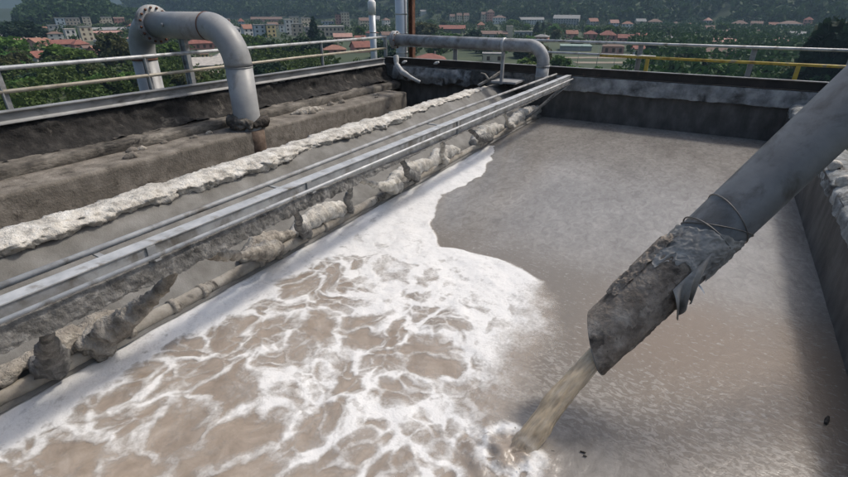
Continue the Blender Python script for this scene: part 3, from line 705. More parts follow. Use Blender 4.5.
# far wall
fw_ = thing('tank_wall', (-4, 14.2, -3), 'dark far tank wall with a grey flaking coping under the black edge beam', 'wall')
sheet('wall_face', lambda U, W: np.stack([-10+U*12.6, 14.05+.03*fbm2(U*60, W*6, 4, 3), -.6+W*1.5], -1), 260, 30, mat_darkwall, fw_)
MB().box((-10.3, 14.12, -3.2), (2.9, 14.40, 1.19)).obj('wall_core', mat_concrete, fw_)
def copefn(U, W):
    x = -4.0+U*6.4; low = .80+.10*(fbm2(x*1.4, x*0, 4, 5)-.5)+.05*(fbm2(x*7, x*0, 3, 6)-.5)
    z = np.where(W < .1, low, low+(1.215-low)*(W-.1)/.9)
    y = np.where(W < .1, 14.10-W*.0, 13.975+.05*(fbm2(x*5, z*5, 4, 7)-.5)+.02*W)
    y = np.where(W > .97, 14.15, y)
    return np.stack([x, y, z], -1)
sheet('coping', copefn, 420, 26, mat_coping, fw_)
def copefn2(U, W):
    x = -9.85+U*5.85; low = .72+.16*(fbm2(x*1.7, x*0, 4, 15)-.5)+.05*(fbm2(x*7, x*0, 3, 16)-.5)
    z = np.where(W < .1, low, low+(1.215-low)*(W-.1)/.9)
    y = np.where(W < .1, 14.10, 13.965+.10*(fbm2(x*4, z*4, 4, 17)-.5)+.02*W)
    y = np.where(W > .97, 14.15, y)
    return np.stack([x, y, z], -1)
sheet('coping', copefn2, 380, 26, M('dirty_coping', [(.05, .047, .043), (.12, .118, .112), (.22, .215, .205)], 1.6, .85, .7, 20, 0, .02, stain=((.03, .027, .024), 2.2, .48, .64)), fw_)
# right wall
rw = thing('tank_wall', (1.8, 6.5, -3), 'dark right tank wall with chipped pale crust on its top', 'wall')
sheet('wall_face', lambda U, W: np.stack([1.56+.015*fbm2(U*60, W*5, 4, 23), -.6+U*14.64, -.6+W*1.46], -1), 300, 30, mat_darkwall, rw)
MB().box((1.60, -.6, -3.2), (2.02, 14.03, .82)).obj('wall_core', mat_darkwall, rw)
mat_rtop = M('right_wall_crust', [(.12, .125, .12), (.27, .28, .275), (.48, .48, .46)], 4, .92, .9, 25, 0, .03, stain=((.06, .055, .05), 3, .5, .66))
profile_wall('top_crust', [(1.545, .70), (1.55, .86), (1.64, .93), (1.85, .93), (2.03, .88), (2.05, .7)][::-1], -.6, 14.0, mat_rtop, rw, .035, 6, 620, seed=31)
for k, (y, s) in enumerate(((7.6, .08), (6.2, .06), (8.4, .07), (4.9, .06))):
    crust('crust_lump', [(1.64+.05*k % .1, y-s*1.3, .90), (1.66, y, .95), (1.70, y+s*1.3, .90)], [.03, s, s*.8, .03], mat_white_crust, rw, .5, 9, .025, 14, 50+k)
pl = thing('timber_plank', (1.93, 6.9, .94), 'short weathered brown plank lying on the right tank wall', 'plank')
MB().box((1.86, 6.3, .945), (2.0, 7.6, .985), .006).obj('board', M('brown_timber', [(.10, .055, .03), (.19, .11, .06), (.28, .18, .10)], 5, .8, .4, 40, 0, .004, stretch=(1, .15, 1)), pl)
# near wall and the walkway on which the camera stands
nw = thing('tank_wall', (-4, -.6, -3), 'near tank wall below the walkway', 'wall')
MB().box((-10.3, -.95, -3.2), (2.9, -.62, 1.18)).obj('wall_core', mat_concrete, nw)
wkw = thing('walkway', (-4, -1.8, -3), 'concrete walkway behind the near tank wall', 'walkway')
MB().box((-10.3, -2.6, 1.19), (2.9, -.56, 1.32), .01).obj('slab', mat_concrete, wkw)
MB().box((-10.0, -2.5, -3.2), (-9.7, -1.1, 1.18)).obj('pier', mat_concrete, wkw); MB().box((2.3, -2.5, -3.2), (2.6, -1.1, 1.18)).obj('pier', mat_concrete, wkw)
tag(MB().box((-10.2, -.62, -.9), (2.0, 14.1, -.6)).obj('tank_floor', mat_concrete), 'concrete tank floor', None, None, 'structure')

# steel edge beams, and an added black one at the right
eb = thing('edge_beam', (-9.95, 6.5, 1.2), 'long grey steel channel edging the left tank wall below the handrail', 'beam')
def chan(y0, y1, x, z0, z1):
    P_ = [(x+.03, z0), (x+.03, z0+.012), (x, z0+.03), (x-.018, z0+.05), (x-.018, z1-.045), (x, z1-.02), (x+.035, z1-.014), (x+.035, z1), (x-.16, z1), (x-.16, z1-.02), (x-.03, z1-.03), (x-.03, z0)]
    ny = 60; ys = np.linspace(y0, y1, ny); V = []; 
    for k, y in enumerate(ys):
        wv = .012*(fbm2(np.array([y*.8]), np.array([3.0]), 3, 2)[0]-.5)
        V += [(px+wv*(1 if pz < z0+.1 else 0), y, pz+(wv if pz < z0+.06 else 0)) for px, pz in P_]
    m = len(P_); F = [(k*m+a, k*m+(a+1) % m, (k+1)*m+(a+1) % m, (k+1)*m+a) for k in range(ny-1) for a in range(m)]
    return V, [f[::-1] for f in F]
V, F = chan(-.6, 13.9, -9.9, 1.2, 1.40); obj('channel', V, F, mat_edge, eb)
fb = thing('edge_beam', (-4, 14.2, 1.2), 'black steel channel edging the far tank wall', 'beam')
MB().box((-10.0, 14.05, 1.222), (2.95, 14.075, 1.395)).box((-10.0, 14.02, 1.398), (2.95, 14.22, 1.415)).box((-10.0, 14.0, 1.205), (2.95, 14.05, 1.220)).obj('channel', mat_blackbeam, fb)
MB().box((-9.9, 14.06, 1.418), (2.95, 14.16, 1.428)).obj('cap_strip', mat_galv, fb)
rb = thing('edge_beam', (2.3, 6, .8), 'added black channel standing in for the shaded space beyond the right tank wall', 'beam')
MB().box((2.35, -.6, .72), (2.385, 13.98, 1.395)).box((2.30, -.6, 1.398), (2.5, 13.98, 1.415)).obj('channel', mat_blackbeam, rb)  # added black panel, stands for the deep shade beyond the right wall
tag(MB().box((2.06, -.6, .45), (2.34, 14.0, .52)).obj('service_gutter', mat_darkwall), 'dark gutter between right tank wall and added black channel', 'gutter')

# ------------------------------------------------------------------ handrails
hr = thing('handrail', (-10.1, 6.5, 1.2), 'grey pipe handrail with a brownish lower rail along the left tank edge', 'handrail')
RX, RZ, MZ = -10.12, 2.035, 1.68
tube('top_rail', [(RX, -1, RZ), (RX, 5, RZ), (RX, 14.35, RZ)], .036, mat_rail, hr, 12)
tube('mid_rail', [(RX+.02, -1, MZ), (RX+.02, 6, MZ-.01), (RX+.02, 10, MZ+.01), (RX+.02, 14.3, MZ)], .034, mat_midrail, hr, 12)
for u, v in ((2, 85), (148, 68), (322, 47)):
    y = atx(u, v, RX)[1]
    m = MB().box((RX-.05, y-.05, 1.05), (RX-.02, y+.05, RZ-.03)).box((RX-.05, y-.05, 1.05), (RX+.05, y-.03, RZ-.03)); m.obj('post', mat_galv, hr)
m = MB().box((RX-.05, 14.25, 1.05), (RX+.05, 14.33, RZ-.03)).obj('post', mat_galv, hr)
fr = thing('handrail', (-3.5, 14.7, 1.2), 'grey handrail along the far tank edge', 'handrail')
FY, FZ = 14.75, 2.055
tube('top_rail', [(-10.1, FY, FZ), (-3, FY, FZ), (6.5, FY, FZ)], .036, mat_rail, fr, 12)
tube('mid_rail', [(-10.1, FY, 1.74), (-3, FY, 1.74), (-1.6, FY, 1.74)], .032, mat_rail, fr, 12)
for u, v in ((455, 54), (639, 57), (751, 63), (848, 70)):
    x = aty(u, v, FY)[0]
    MB().box((x-.06, FY+.04, 1.0), (x+.06, FY+.06, FZ-.02)).box((x-.06, FY-.03, 1.0), (x-.045, FY+.04, FZ-.03)).obj('post', mat_galv, fr)
yr = thing('handrail', (1, 14.6, 1.2), 'worn yellow lower handrail in front of the far grey rail', 'handrail')
YY = 14.5
a_ = aty(600, 54, YY); b_ = aty(845, 62.5, YY)
tube('rail', [(a_[0], YY, 1.735), ((a_[0]+6)/2, YY, 1.73), (6.5, YY, 1.735)], .034, mat_yellow, yr, 12)
for u in (646, 798):
    x = aty(u, 68, YY)[0]; MB().box((x-.045, YY-.03, 1.0), (x+.045, YY+.03, 1.71)).obj('post', mat_yellow, yr)

# ------------------------------------------------------------------ bent grey pipe over the left edge
foot = atz(249, 129, .47); px_, py_ = foot[0], foot[1]
top = aty(235, 27, py_); zt = top[2]; xo = aty(140, 40, py_)[0]; xfl = aty(155, 25, py_)[0]
cw = np.array([px_, py_, 1.6]); dia = 26.5*((cw-CAM)@FW)/FPX; pr_ = dia/2
up_ = thing('bent_pipe', (px_, py_, -.6), 'thick grey pipe bending over the left handrail down into the basin', 'pipe')
R_ = pr_*2.7
e1 = px_-R_; e2 = xo+R_
tube('down_leg', [(px_, py_, -.55), (px_, py_, .5), (px_, py_, zt-R_-.012)], pr_*.985, mat_pipe, up_, 40)
arc = fillet([(px_, py_, zt-R_), (px_, py_, zt), (e1, py_, zt)], R_*.999, 18)[1:-1]
tube('elbow', arc, pr_, mat_pipe, up_, 40)
tube('span', [(e1-.012, py_, zt), (xfl, py_, zt)], pr_*.985, mat_pipe, up_, 40)
ao = fillet([(xfl-.05, py_, zt), (xo, py_, zt), (xo, py_, zt-R_)], min(R_*.9, abs(xfl-.05-xo)*.95), 16)
tube('elbow', ao, pr_*.99, mat_pipe, up_, 40)
tube('outer_leg', [(xo, py_, zt-R_-.01), (xo, py_, -3.2)], pr_*.985, mat_pipe, up_, 40)
for nm, P_, rr_ in (('weld_ring', [(e1-.02, py_, zt), (e1+.006, py_, zt)], pr_*1.02), ('weld_ring', [(px_, py_, zt-R_-.02), (px_, py_, zt-R_+.0)], pr_*1.006), ('weld_ring', [(xo, py_, zt-R_-.035), (xo, py_, zt-R_)], pr_*1.02)):
    tube(nm, P_, rr_, mat_rust if rr_ > pr_*1.01 else mat_pipe, up_, 40)
for dx in (0.0, -.058):
    fl_ = tube('flange', [(xfl+dx-.022, py_, zt), (xfl+dx+.026, py_, zt)], pr_*1.48, mat_galv, up_, 40)
    for k in range(16):
        t = k/16*2*math.pi+.1; c = np.array([xfl+dx, py_+math.cos(t)*pr_*1.27, zt+math.sin(t)*pr_*1.27])
        s_ = 1 if dx == 0 else -1
        if s_ > 0: tube('bolt', [c+np.array([.026, 0, 0]), c+np.array([.062, 0, 0])], .026, mat_rust, fl_, 6)
bx_ = aty(174, 22, py_)[0]
tube('vent_boss', [(bx_, py_-pr_*.96, zt+.02), (bx_, py_-pr_*1.12, zt+.02)], .035, mat_galv, up_, 10)
crust('foot_crust', [(px_-.34, py_-.05, .6), (px_-.2, py_-.27, .68), (px_+.08, py_-.30, .64), (px_+.3, py_-.12, .62)], [.09, .11, .10, .10], mat_ledge, up_, .9, 9, .025, 16, 5)
crust('foot_crust', [(px_+.30, py_-.1, .60), (px_+.26, py_+.22, .64), (px_+.1, py_+.36, .58)], [.05, .11, .10], mat_dark_crust, up_, .9, 9, .025, 16, 6)
tube('rusty_stub', [(px_+.10, py_, -.5), (px_+.10, py_, .2), (px_+.10, py_, .47)], pr_*.92, M('brown_rusty_steel', [(.05, .034, .025), (.115, .08, .058), (.19, .145, .11)], 5, .85, .6, 25, 0, .01), up_, 32)
sp = thing('pipe_support', (aty(187, 72, py_)[0], py_, 1.2), 'dark steel post propping the bent pipe behind the handrail', 'post')
sx_ = aty(187, 60, py_)[0]
MB().box((sx_-.10, py_-.05, -3.1), (sx_-.075, py_+.05, zt-pr_)).box((sx_-.075, py_-.012, -3.1), (sx_+.075, py_+.012, zt-pr_)).box((sx_+.075, py_-.05, -3.1), (sx_+.10, py_+.05, zt-pr_)).obj('column', mat_galv, sp)

# ------------------------------------------------------------------ level grey pipe with bend over the far corner
PY = 13.25
c0 = aty(541, 84, PY); xe = c0[0]; zt2 = aty(520, 45.5, PY)[2]; xs = aty(396, 37, PY)[0]
w2 = (np.array([xe, PY, 1.6])-CAM)@FW; r2 = 12.3*w2/FPX/2
lp = thing('level_pipe', (xe, PY, -.6), 'level grey pipe along the far handrail ending in a bend down into the basin', 'pipe')
pth = fillet([(xs, PY, zt2+.03), (xe, PY, zt2), (xe, PY, zt2-.5)], r2*2.6, 14)
tube('span', pth, r2, mat_galv, lp, 28)
tube('down_leg', [(xe, PY, zt2-.5), (xe, PY, .98)], r2*1.03, mat_galv, lp, 28)
tube('clamp', [(xe, PY, zt2-.515), (xe, PY, zt2-.475)], r2*1.12, mat_galv, lp, 28)
tube('clamp', [(xe, PY, zt2-.78), (xe, PY, zt2-.74)], r2*1.1, mat_galv, lp, 28)
xc = aty(504, 44, PY)[0]
tube('clamp', [(xc-.04, PY, zt2+.005), (xc+.04, PY, zt2+.005)], r2*1.1, mat_rail, lp, 28)
MB().box((xc-.04, PY-.04, .95), (xc+.04, PY+.04, zt2-r2*.98)).obj('support_leg', mat_galv, lp)
MB().box((xc-.30, PY-.06, .98), (xc+.45, PY+.75, 1.03)).obj('support_foot', mat_galv, lp)
f2 = tube('flange', [(xs-.03, PY, zt2+.03), (xs+.03, PY, zt2+.03)], r2*1.55, mat_galv, lp, 28)
f3 = tube('flange', [(xs-.10, PY, zt2+.03), (xs-.04, PY, zt2+.03)], r2*1.55, mat_galv, lp, 28)
for k in range(8):
    t = k/8*6.283; c = np.array([xs+.03, PY+math.cos(t)*r2*1.3, zt2+.03+math.sin(t)*r2*1.3]); tube('bolt', [c, c+np.array([.04, 0, 0])], .02, mat_rust, f2, 6)
# hanging lagged hose and torn sheeting in the far left corner
hs = thing('hanging_hose', (aty(400, 75, 13.4)[0], 13.4, .6), 'pale lagged hose curling down in the far left corner', 'hose')
hp = [aty(396, 56, 13.5), aty(396.5, 64, 13.4), aty(402, 72, 13.3), aty(412, 78, 13.3), aty(420, 82, 13.4)]
crust('hose', hp, [.075, .085, .08, .07, .05], M('lagging', [(.25, .25, .24), (.42, .42, .41), (.55, .55, .54)], 6, .7, .5, 25, 0, .01), hs, .15, 8, .03, 14, 3)
ts = thing('torn_sheeting', (aty(425, 75, 13.8)[0], 13.8, .8), 'torn grey sheeting draped below the black edge beam', 'sheeting')
def tsf(U, W):
    x = -9.5+U*2.9; z = 1.18-W*(.34+.22*fbm2(x*2.5, x*0, 3, 9)); y = 13.90-.10*np.sin(W*2.5)-.10*fbm2(x*3, z*4, 3, 12)
    return np.stack([x, y, z], -1)
sheet('sheet', tsf, 120, 24, M('grey_sheeting', [(.08, .085, .088), (.19, .20, .205), (.34, .35, .355)], 3.5, .5, .5, 14, .1, .02, stain=((.04, .037, .034), 3, .5, .62)), ts)
for k, u in enumerate((404, 436)):
    p = aty(u, 62+k % 2, 13.74); crust('white_scrap', [p+np.array([-.08, 0, -.03]), p, p+np.array([.1, 0, .03])], [.02, .05, .03], mat_whitebit, ts, .4, 14, .02, 10, k)
# ragged bars at the end of the partition crest
rbk = thing('bent_bar', (-6.6, 13.3, .9), 'bent grey bar sticking up at the far end of the crusted crest', 'bar')
crust('bar', [aty(478, 86, 13.2), aty(490, 79, 13.35), aty(502, 71, 13.6)], [.05, .04, .03], mat_tan_crust, rbk, .3, 9, .03, 10, 1)
crust('bar', [aty(489, 80, 13.3), aty(485, 74, 13.3), aty(481, 73, 13.3)], [.03, .025, .02], mat_tan_crust, rbk, .3, 9, .03, 10, 2)

# flues
def flue(u, r, ytop, ztop, label, cap):
    x = aty(u, 36, ytop)[0]; o = thing('flue_stack', (x, ytop, -3), label, 'flue')
    tube('stack', [(x, ytop, -3.1), (x, ytop, 1), (x, ytop, ztop)], r, mat_flue, o, 24)
    z = -1.0
    while z < ztop-.1:
        tube('joint_band', [(x, ytop, z), (x, ytop, z+.05)], r*1.05, mat_flue, o, 24); z += .62
    if cap:
        tube('cowl', [(x, ytop, ztop-.42), (x, ytop, ztop-.02), (x, ytop, ztop+.05)], [r*1.12, r*1.22, r*.75], mat_whitebit, o, 24)
    return o
f_y = 15.2
zt_f = aty(373, 1.5, f_y)[2]
flue(373, 3.4*((np.array([-10.6, f_y, 2.3])-CAM)@FW)/FPX, f_y, zt_f, 'slender steel flue with pale cowl behind the left handrail', True)
flue(401.5, 6.0*((np.array([-9.6, 14.6, 2.3])-CAM)@FW)/FPX, 14.98, 5.2, 'thick jointed steel flue at the far left tank corner', False)
xr = aty(411, 30, 15.0)[0]
rp = thing('rusty_post', (xr, 15.0, -3), 'rust brown steel post beside the thick flue', 'post')
MB().box((xr-.08, 14.97, -3.1), (xr-.06, 15.15, 5.0)).box((xr-.06, 15.05, -3.1), (xr+.06, 15.07, 5.0)).box((xr+.06, 14.97, -3.1), (xr+.08, 15.15, 5.0)).obj('column', mat_rust, rp)

# ------------------------------------------------------------------ service beam over the basin edge
BX, BZ = -3.61, 1.245
sb = thing('service_beam', (BX, 6.5, .9), 'long galvanised service beam with side conduits and dripping crust over the basin edge', 'beam')
MB().box((BX-.075, -.62, BZ-.014), (BX+.055, 13.93, BZ), .004).obj('top_flange', mat_rail, sb)
MB().box((BX+.030, -.62, BZ-.22), (BX+.045, 13.93, BZ-.016)).box((BX-.065, -.62, BZ-.22), (BX-.05, 13.93, BZ-.016)).obj('web', mat_galv, sb)
tube('conduit', [(BX-.19, -.6, BZ+.0), (BX-.24, 3, BZ+.0), (BX-.36, 8, BZ), (BX-.36, 13.9, BZ+.0)], .025, mat_galv, sb, 12)
tube('conduit', [(BX+.10, -.6, BZ-.085), (BX+.105, 6, BZ-.09), (BX+.115, 13.9, BZ-.095)], .019, mat_rail, sb, 12)
for u, v in ((107, 250), (285, 182), (445, 115)):
    y = atx(u, v, BX)[1]; xc_ = np.interp(y, [-.6, 3, 8], [BX-.19, BX-.24, BX-.36])
    MB().box((xc_-.02, y-.02, BZ-.034), (BX-.075, y+.02, BZ-.020)).obj('bracket', mat_galv, sb)
    y += .28*max(1, y/5)
    MB().box((BX+.045, y-.025, BZ-.125), (BX+.125, y+.025, BZ-.112)).obj('bracket', mat_galv, sb)
    MB().box((BX+.045, y-.035, BZ-.22), (BX+.06, y+.035, BZ-.016)).obj('stiffener', mat_galv, sb)
# crust dripping from the beam side
def dripfn(U, W):
    y = -.6+U*14.5; near = 1-sstep(3.2, 6.0, y)
    low = BZ-.20-.02*near-.09*fbm2(y*1.3, y*0, 4, 61)*(.4+.6*near)-.075*fbm2(y*11, y*0, 4, 62)*(.4+.6*near)
    top_ = BZ-.215+.10*near+.03*(fbm2(y*5, y*0+3, 3, 68)-.5)
    z = top_+(low-top_)*np.sin(np.clip(W/.75, 0, 1)*math.pi/2)
    th = .035+(.030*fbm2(y*6, z*9, 4, 63)+.030*fbm2(y*24, z*24, 4, 65))
    x = BX+.020+th*np.clip(W*9, 0, 1)-np.clip((W-.78)/.22, 0, 1)*.17
    z = z-.012*(fbm2(y*30, x*10, 2, 66)-.5)
    return np.stack([x, y, z], -1)
sheet('drip_crust', dripfn, 1100, 26, mat_drip, sb)
# rim pipe at the water line
RXP, RZP = -4.40, .085
rp_ = thing('rim_pipe', (RXP, 6.5, 0), 'crusted tan pipe lying along the water line below the service beam', 'pipe')
rim = thing
ys = np.linspace(-.6, 13.6, 300)
crust('pipe', np.stack([np.full(300, RXP), ys, np.full(300, RZP)], -1), .072, mat_tanpipe, rp_, .16, 6, .04, 16, 8)
MB().box((RXP-.08, -.6, -.5), (RXP+.012, 13.9, .035)).obj('ledge', mat_dark_crust, rp_)
for u, v in ((130, 330), (175, 307), (205, 292), (262, 262), (330, 228)):
    p = atz(u, v, .1); tube('collar', [(RXP, p[1]-.03, RZP), (RXP, p[1]+.03, RZP)], .088, mat_tan_crust, rp_, 14)
# crust on the rim pipe and the encrusted hangers up to the beam; ends found on the beam (z .93) and the pipe (z .12)
def BP(u, v): q = atz(u, v, .98); return np.array([BX+.0, q[1], 1.0])
def RP(u, v): q = atz(u, v, .12); return np.array([RXP+.0, q[1], .13])
def lump(pts, r, mat, seed, amp=.42, sx=1.0):
    return crust('crust_lump', pts, r, mat, rp_, amp, 8, .022, 20, seed, sx)
def yline(y, x, z): return np.array([x, y, z])
def yr_(u, v): return atz(u, v, .12)[1]
# (start, end on the rim pipe in picture coordinates, radii)
LUMPS = [((0, 392), (58, 366), [.06, .10, .08, .10, .07], mat_tan_crust), ((60, 366), (92, 350), [.08, .13, .14, .10], mat_tan_crust),
         ((92, 352), (135, 325), [.12, .13, .10, .08], mat_tan_crust), ((232, 262), (300, 240), [.05, .13, .15, .10, .06], mat_tan_crust),
         ((293, 240), (342, 213), [.06, .15, .16, .18, .12], mat_white_crust), ((380, 190), (428, 165), [.08, .15, .17, .13, .08], mat_white_crust),
         ((425, 168), (448, 152), [.08, .15, .16, .08], mat_white_crust), ((468, 145), (500, 130), [.10, .18, .20, .14, .08], mat_white_crust),
         ((505, 128), (545, 112), [.08, .16, .18, .10], mat_white_crust)]
for k, (a, b, r_, m_) in enumerate(LUMPS):
    y0, y1 = yr_(*a), yr_(*b); n = 6
    pts = [yline(y0+(y1-y0)*t, RXP-.04-.05*math.sin(3*t), RZP+.10+.05*math.sin(math.pi*t)) for t in np.linspace(0, 1, n)]
    lump(pts, np.array(r_)*.95, m_, 100+k)
def hanger(pts, r, mat, seed, amp=.45):
    return crust('hanger', pts, r, mat, sb, amp, 9, .022, 16, seed)
def mid(a, b, t, dz=0.0, dx=0.0): q = a+(b-a)*t; return q+np.array([dx, 0, dz])
hang = [((38, 322), (48, 362), [.06, .07, .09], [.08, .10, .13], .0),
        ((186, 262), (92, 345), [.05, .07, .10], [.09, .15, .17], -.03),
        ((205, 256), (275, 250), [.06, .08, .06], [.07, .12, .12], .0),
        ((297, 210), (297, 232), [.05, .05, .06], [.06, .08, .12], 0),
        ((345, 183), (336, 208), [.05, .04, .06], [.05, .05, .08], .04),
        ((352, 180), (392, 186), [.04, .05, .05], [.06, .11, .14], .03),
        ((398, 160), (408, 176), [.04, .05, .05], [.06, .09, .11], 0),
        ((440, 142), (432, 160), [.04, .05, .05], [.05, .06, .09], .03),
        ((470, 130), (480, 138), [.04, .05, .05], [.06, .10, .12], 0),
        ((505, 114), (508, 126), [.04, .04, .05], [.05, .07, .09], 0)]
for k, (a, b, r0, r1, bow) in enumerate(hang):
    A_, B_ = BP(*a), RP(*b)
    pts = [A_, mid(A_, B_, .25, -.05+bow, .02), mid(A_, B_, .5, -.07+bow, -.03), mid(A_, B_, .78, -.02, .02), B_]
    hanger(pts, [r0[0]*.8, r0[1]*.75, r0[2]*.8, r1[1]*.85, r1[2]*.95], (mat_drip, mat_tan_crust, mat_tan_crust, mat_drip, mat_drip)[k % 5] if k < 5 else (mat_white_crust if k % 2 else mat_drip), 200+k, .75)
# diagonal end braces at the far end of the beam
A_ = np.array([BX, 13.7, 1.05]); B_ = np.array([RXP, 12.6, .12])
hanger([A_, mid(A_, B_, .5, -.05), B_], [.035, .045, .04], mat_drip, 260, .25)
hanger([np.array([BX-.3, 13.2, 1.0]), np.array([BX-.5, 13.0, .75]), np.array([BX-.55, 12.5, .72])], [.04, .05, .06], mat_tan_crust, 261, .3)
B2 = np.array([RXP, 12.6, .12]); tube('end_rod', [np.array([BX+.05, 13.75, 1.0]), B2], .02, mat_galv, sb, 8)

# ------------------------------------------------------------------ water and foam
POLY = np.array([atz(*p)[:2] for p in [(495, 146), (484, 178), (442, 194), (427, 222), (438, 246), (500, 259), (548, 280), (556, 298), (548, 338), (532, 388), (508, 432), (500, 477)]]+[(-.7, 1.0), (-1.2, -.6), (-5.2, -.6), (-5.2, 9.9)])
def poly_sd(x, y, P_):
    d = np.full(x.shape, 1e9); ins = np.zeros(x.shape, bool); n = len(P_)
    for k in range(n):
        a, b = P_[k], P_[(k+1) % n]; e = b-a; t = np.clip(((x-a[0])*e[0]+(y-a[1])*e[1])/(e@e), 0, 1)
        d = np.minimum(d, np.hypot(x-a[0]-e[0]*t, y-a[1]-e[1]*t))
        c = ((a[1] > y) != (b[1] > y)) & (x < (b[0]-a[0])*(y-a[1])/(b[1]-a[1]+1e-12)+a[0]); ins ^= c
    return np.where(ins, d, -d)
SPL = atz(508, 455)[:2]
def fields(x, y):
    wx = x+(fbm2(x*1.6, y*1.1, 4, 71)-.5)*.5; wy = y+(fbm2(x*1.6+9, y*1.1, 4, 72)-.5)*.6
    sdv = poly_sd(x+(fbm2(x*1.2, y*1.0, 3, 73)-.5)*.30+(fbm2(x*6, y*6, 3, 83)-.5)*.06, y+(fbm2(x*1.3+5, y*1.0, 3, 74)-.5)*.35, POLY)
    soft = (1-sstep(4.3, 4.9, y))*sstep(-2.2, -1.2, x)
    inside = np.where(soft > 0, sstep(-.02-.22*soft, .05+.55*soft, sdv+soft*(fbm2(x*3, y*3, 4, 88)-.5)*.5), sstep(-.015, .05, sdv))
    dl = x-WX0
    # density of the foam
    d_left = 1-sstep(.28, .72, dl+(fbm2(x*1.5, y*1.0, 4, 75)-.5)*.7+.10*np.clip(2.2-y, 0, 2))
    d_rim = 1-sstep(.12, .85, sdv+(fbm2(x*1.5, y*1.5, 3, 76)-.5)*.7)
    d_far = sstep(3.1, 4.4, y+(fbm2(x*1.2, y*.9, 3, 77)-.5)*1.2)
    dens = np.maximum(np.maximum(1.25*d_left, .72*d_rim*sstep(1.6, 3.0, y)+.36*d_rim), .58*d_far+.45*sstep(5.0, 6.2, y))
    rs_ = np.hypot(x-SPL[0], y-SPL[1])
    dens = np.maximum(dens, .45*(1-sstep(.2, .9, np.hypot(x-SPL[0]+.35, y-SPL[1]))))
    w2x = wx+(fbm2(wx*4, wy*4, 3, 84)-.5)*.22; w2y = wy+(fbm2(wx*4+7, wy*4, 3, 85)-.5)*.22
    f1, f2 = worley(w2x/.44+.3, w2y/.50, 3); v1 = 1-sstep(.0, .16+.55*fbm2(x*1.3, y*1.3, 3, 78)**1.3, f2-f1)
    f1b, f2b = worley(w2x/.20, w2y/.19+.7, 5); v2 = 1-sstep(0, .20+.30*fbm2(x*2, y*2, 2, 79), f2b-f1b)
    big = fbm2(w2x*1.1, w2y*1.1, 4, 80); fine = fbm2(w2x*8, w2y*8, 5, 81, .62)
    web = .50*v1+.30*v2*sstep(.35, .62, fbm2(x*1.7, y*1.7, 3, 82))
    gfd = dens+1.15*web+1.45*(big-.47)+.95*(fine-.5)+.15
    foam = np.clip((gfd-.02)/1.0, 0, 1)*inside
    ring = np.exp(-((rs_-.20-.12*(fbm2(x*5, y*5, 3, 98)-.5))/.09)**2)
    foam = np.maximum(foam, ring*sstep(.30, .62, fbm2(x*13, y*13, 4, 99)+.12)*.95)
    return foam, inside, sdv
def heights(x, y, inside):
    b = fbm2(x*2.2, y*2.0, 3, 91)-.5; c = fbm2(x*7, y*7, 3, 92)-.5
    f1, f2 = worley(x/.5+.2*b, y/.55+.2*c, 9)
    a = .12+.88*inside
    sp_ = np.exp(-(np.hypot(x-SPL[0], y-SPL[1])/.28)**2)
    return (b*.05+c*.016+(.30-f1)*.022)*a*(.18+.82*inside)+ sp_*(.13*c+.07*(fbm2(x*15, y*15, 4, 97)-.5)+.035)+.004*(fbm2(x*14, y*11, 2, 93)-.5)
def gridmesh(name, xs, ys, mat, zfn, keep=None, attrs=None):
    Xg, Yg = np.meshgrid(xs, ys, indexing='ij'); foam, ins, sdv = fields(Xg, Yg)
    Z = zfn(Xg, Yg, foam, ins)
    n, m = Xg.shape; i = np.arange(n-1)[:, None]; j = np.arange(m-1)[None, :]
    F = np.stack([i*m+j, (i+1)*m+j, (i+1)*m+j+1, i*m+j+1], -1).reshape(-1, 4)
    V = np.stack([Xg, Yg, Z], -1).reshape(-1, 3); fo = foam.ravel(); A_ = {'foam': fo, 'active': np.maximum(sstep(-.05, .3, sdv), np.exp(-(np.hypot(Xg-SPL[0], Yg-SPL[1])/.3)**4)).ravel()}
    if keep is not None:
        k = fo[F].max(1) > keep; F = F[k]; us = np.unique(F); mp = np.zeros(len(V), np.int64); mp[us] = np.arange(len(us)); F = mp[F]; V = V[us]; A_ = {q: z[us] for q, z in A_.items()}
    o = obj(name, V, F, mat, None, True)
    for q, z in A_.items():
        at = o.data.attributes.new(q, 'FLOAT', 'POINT'); at.data.foreach_set('value', z.astype(np.float32))
    return o
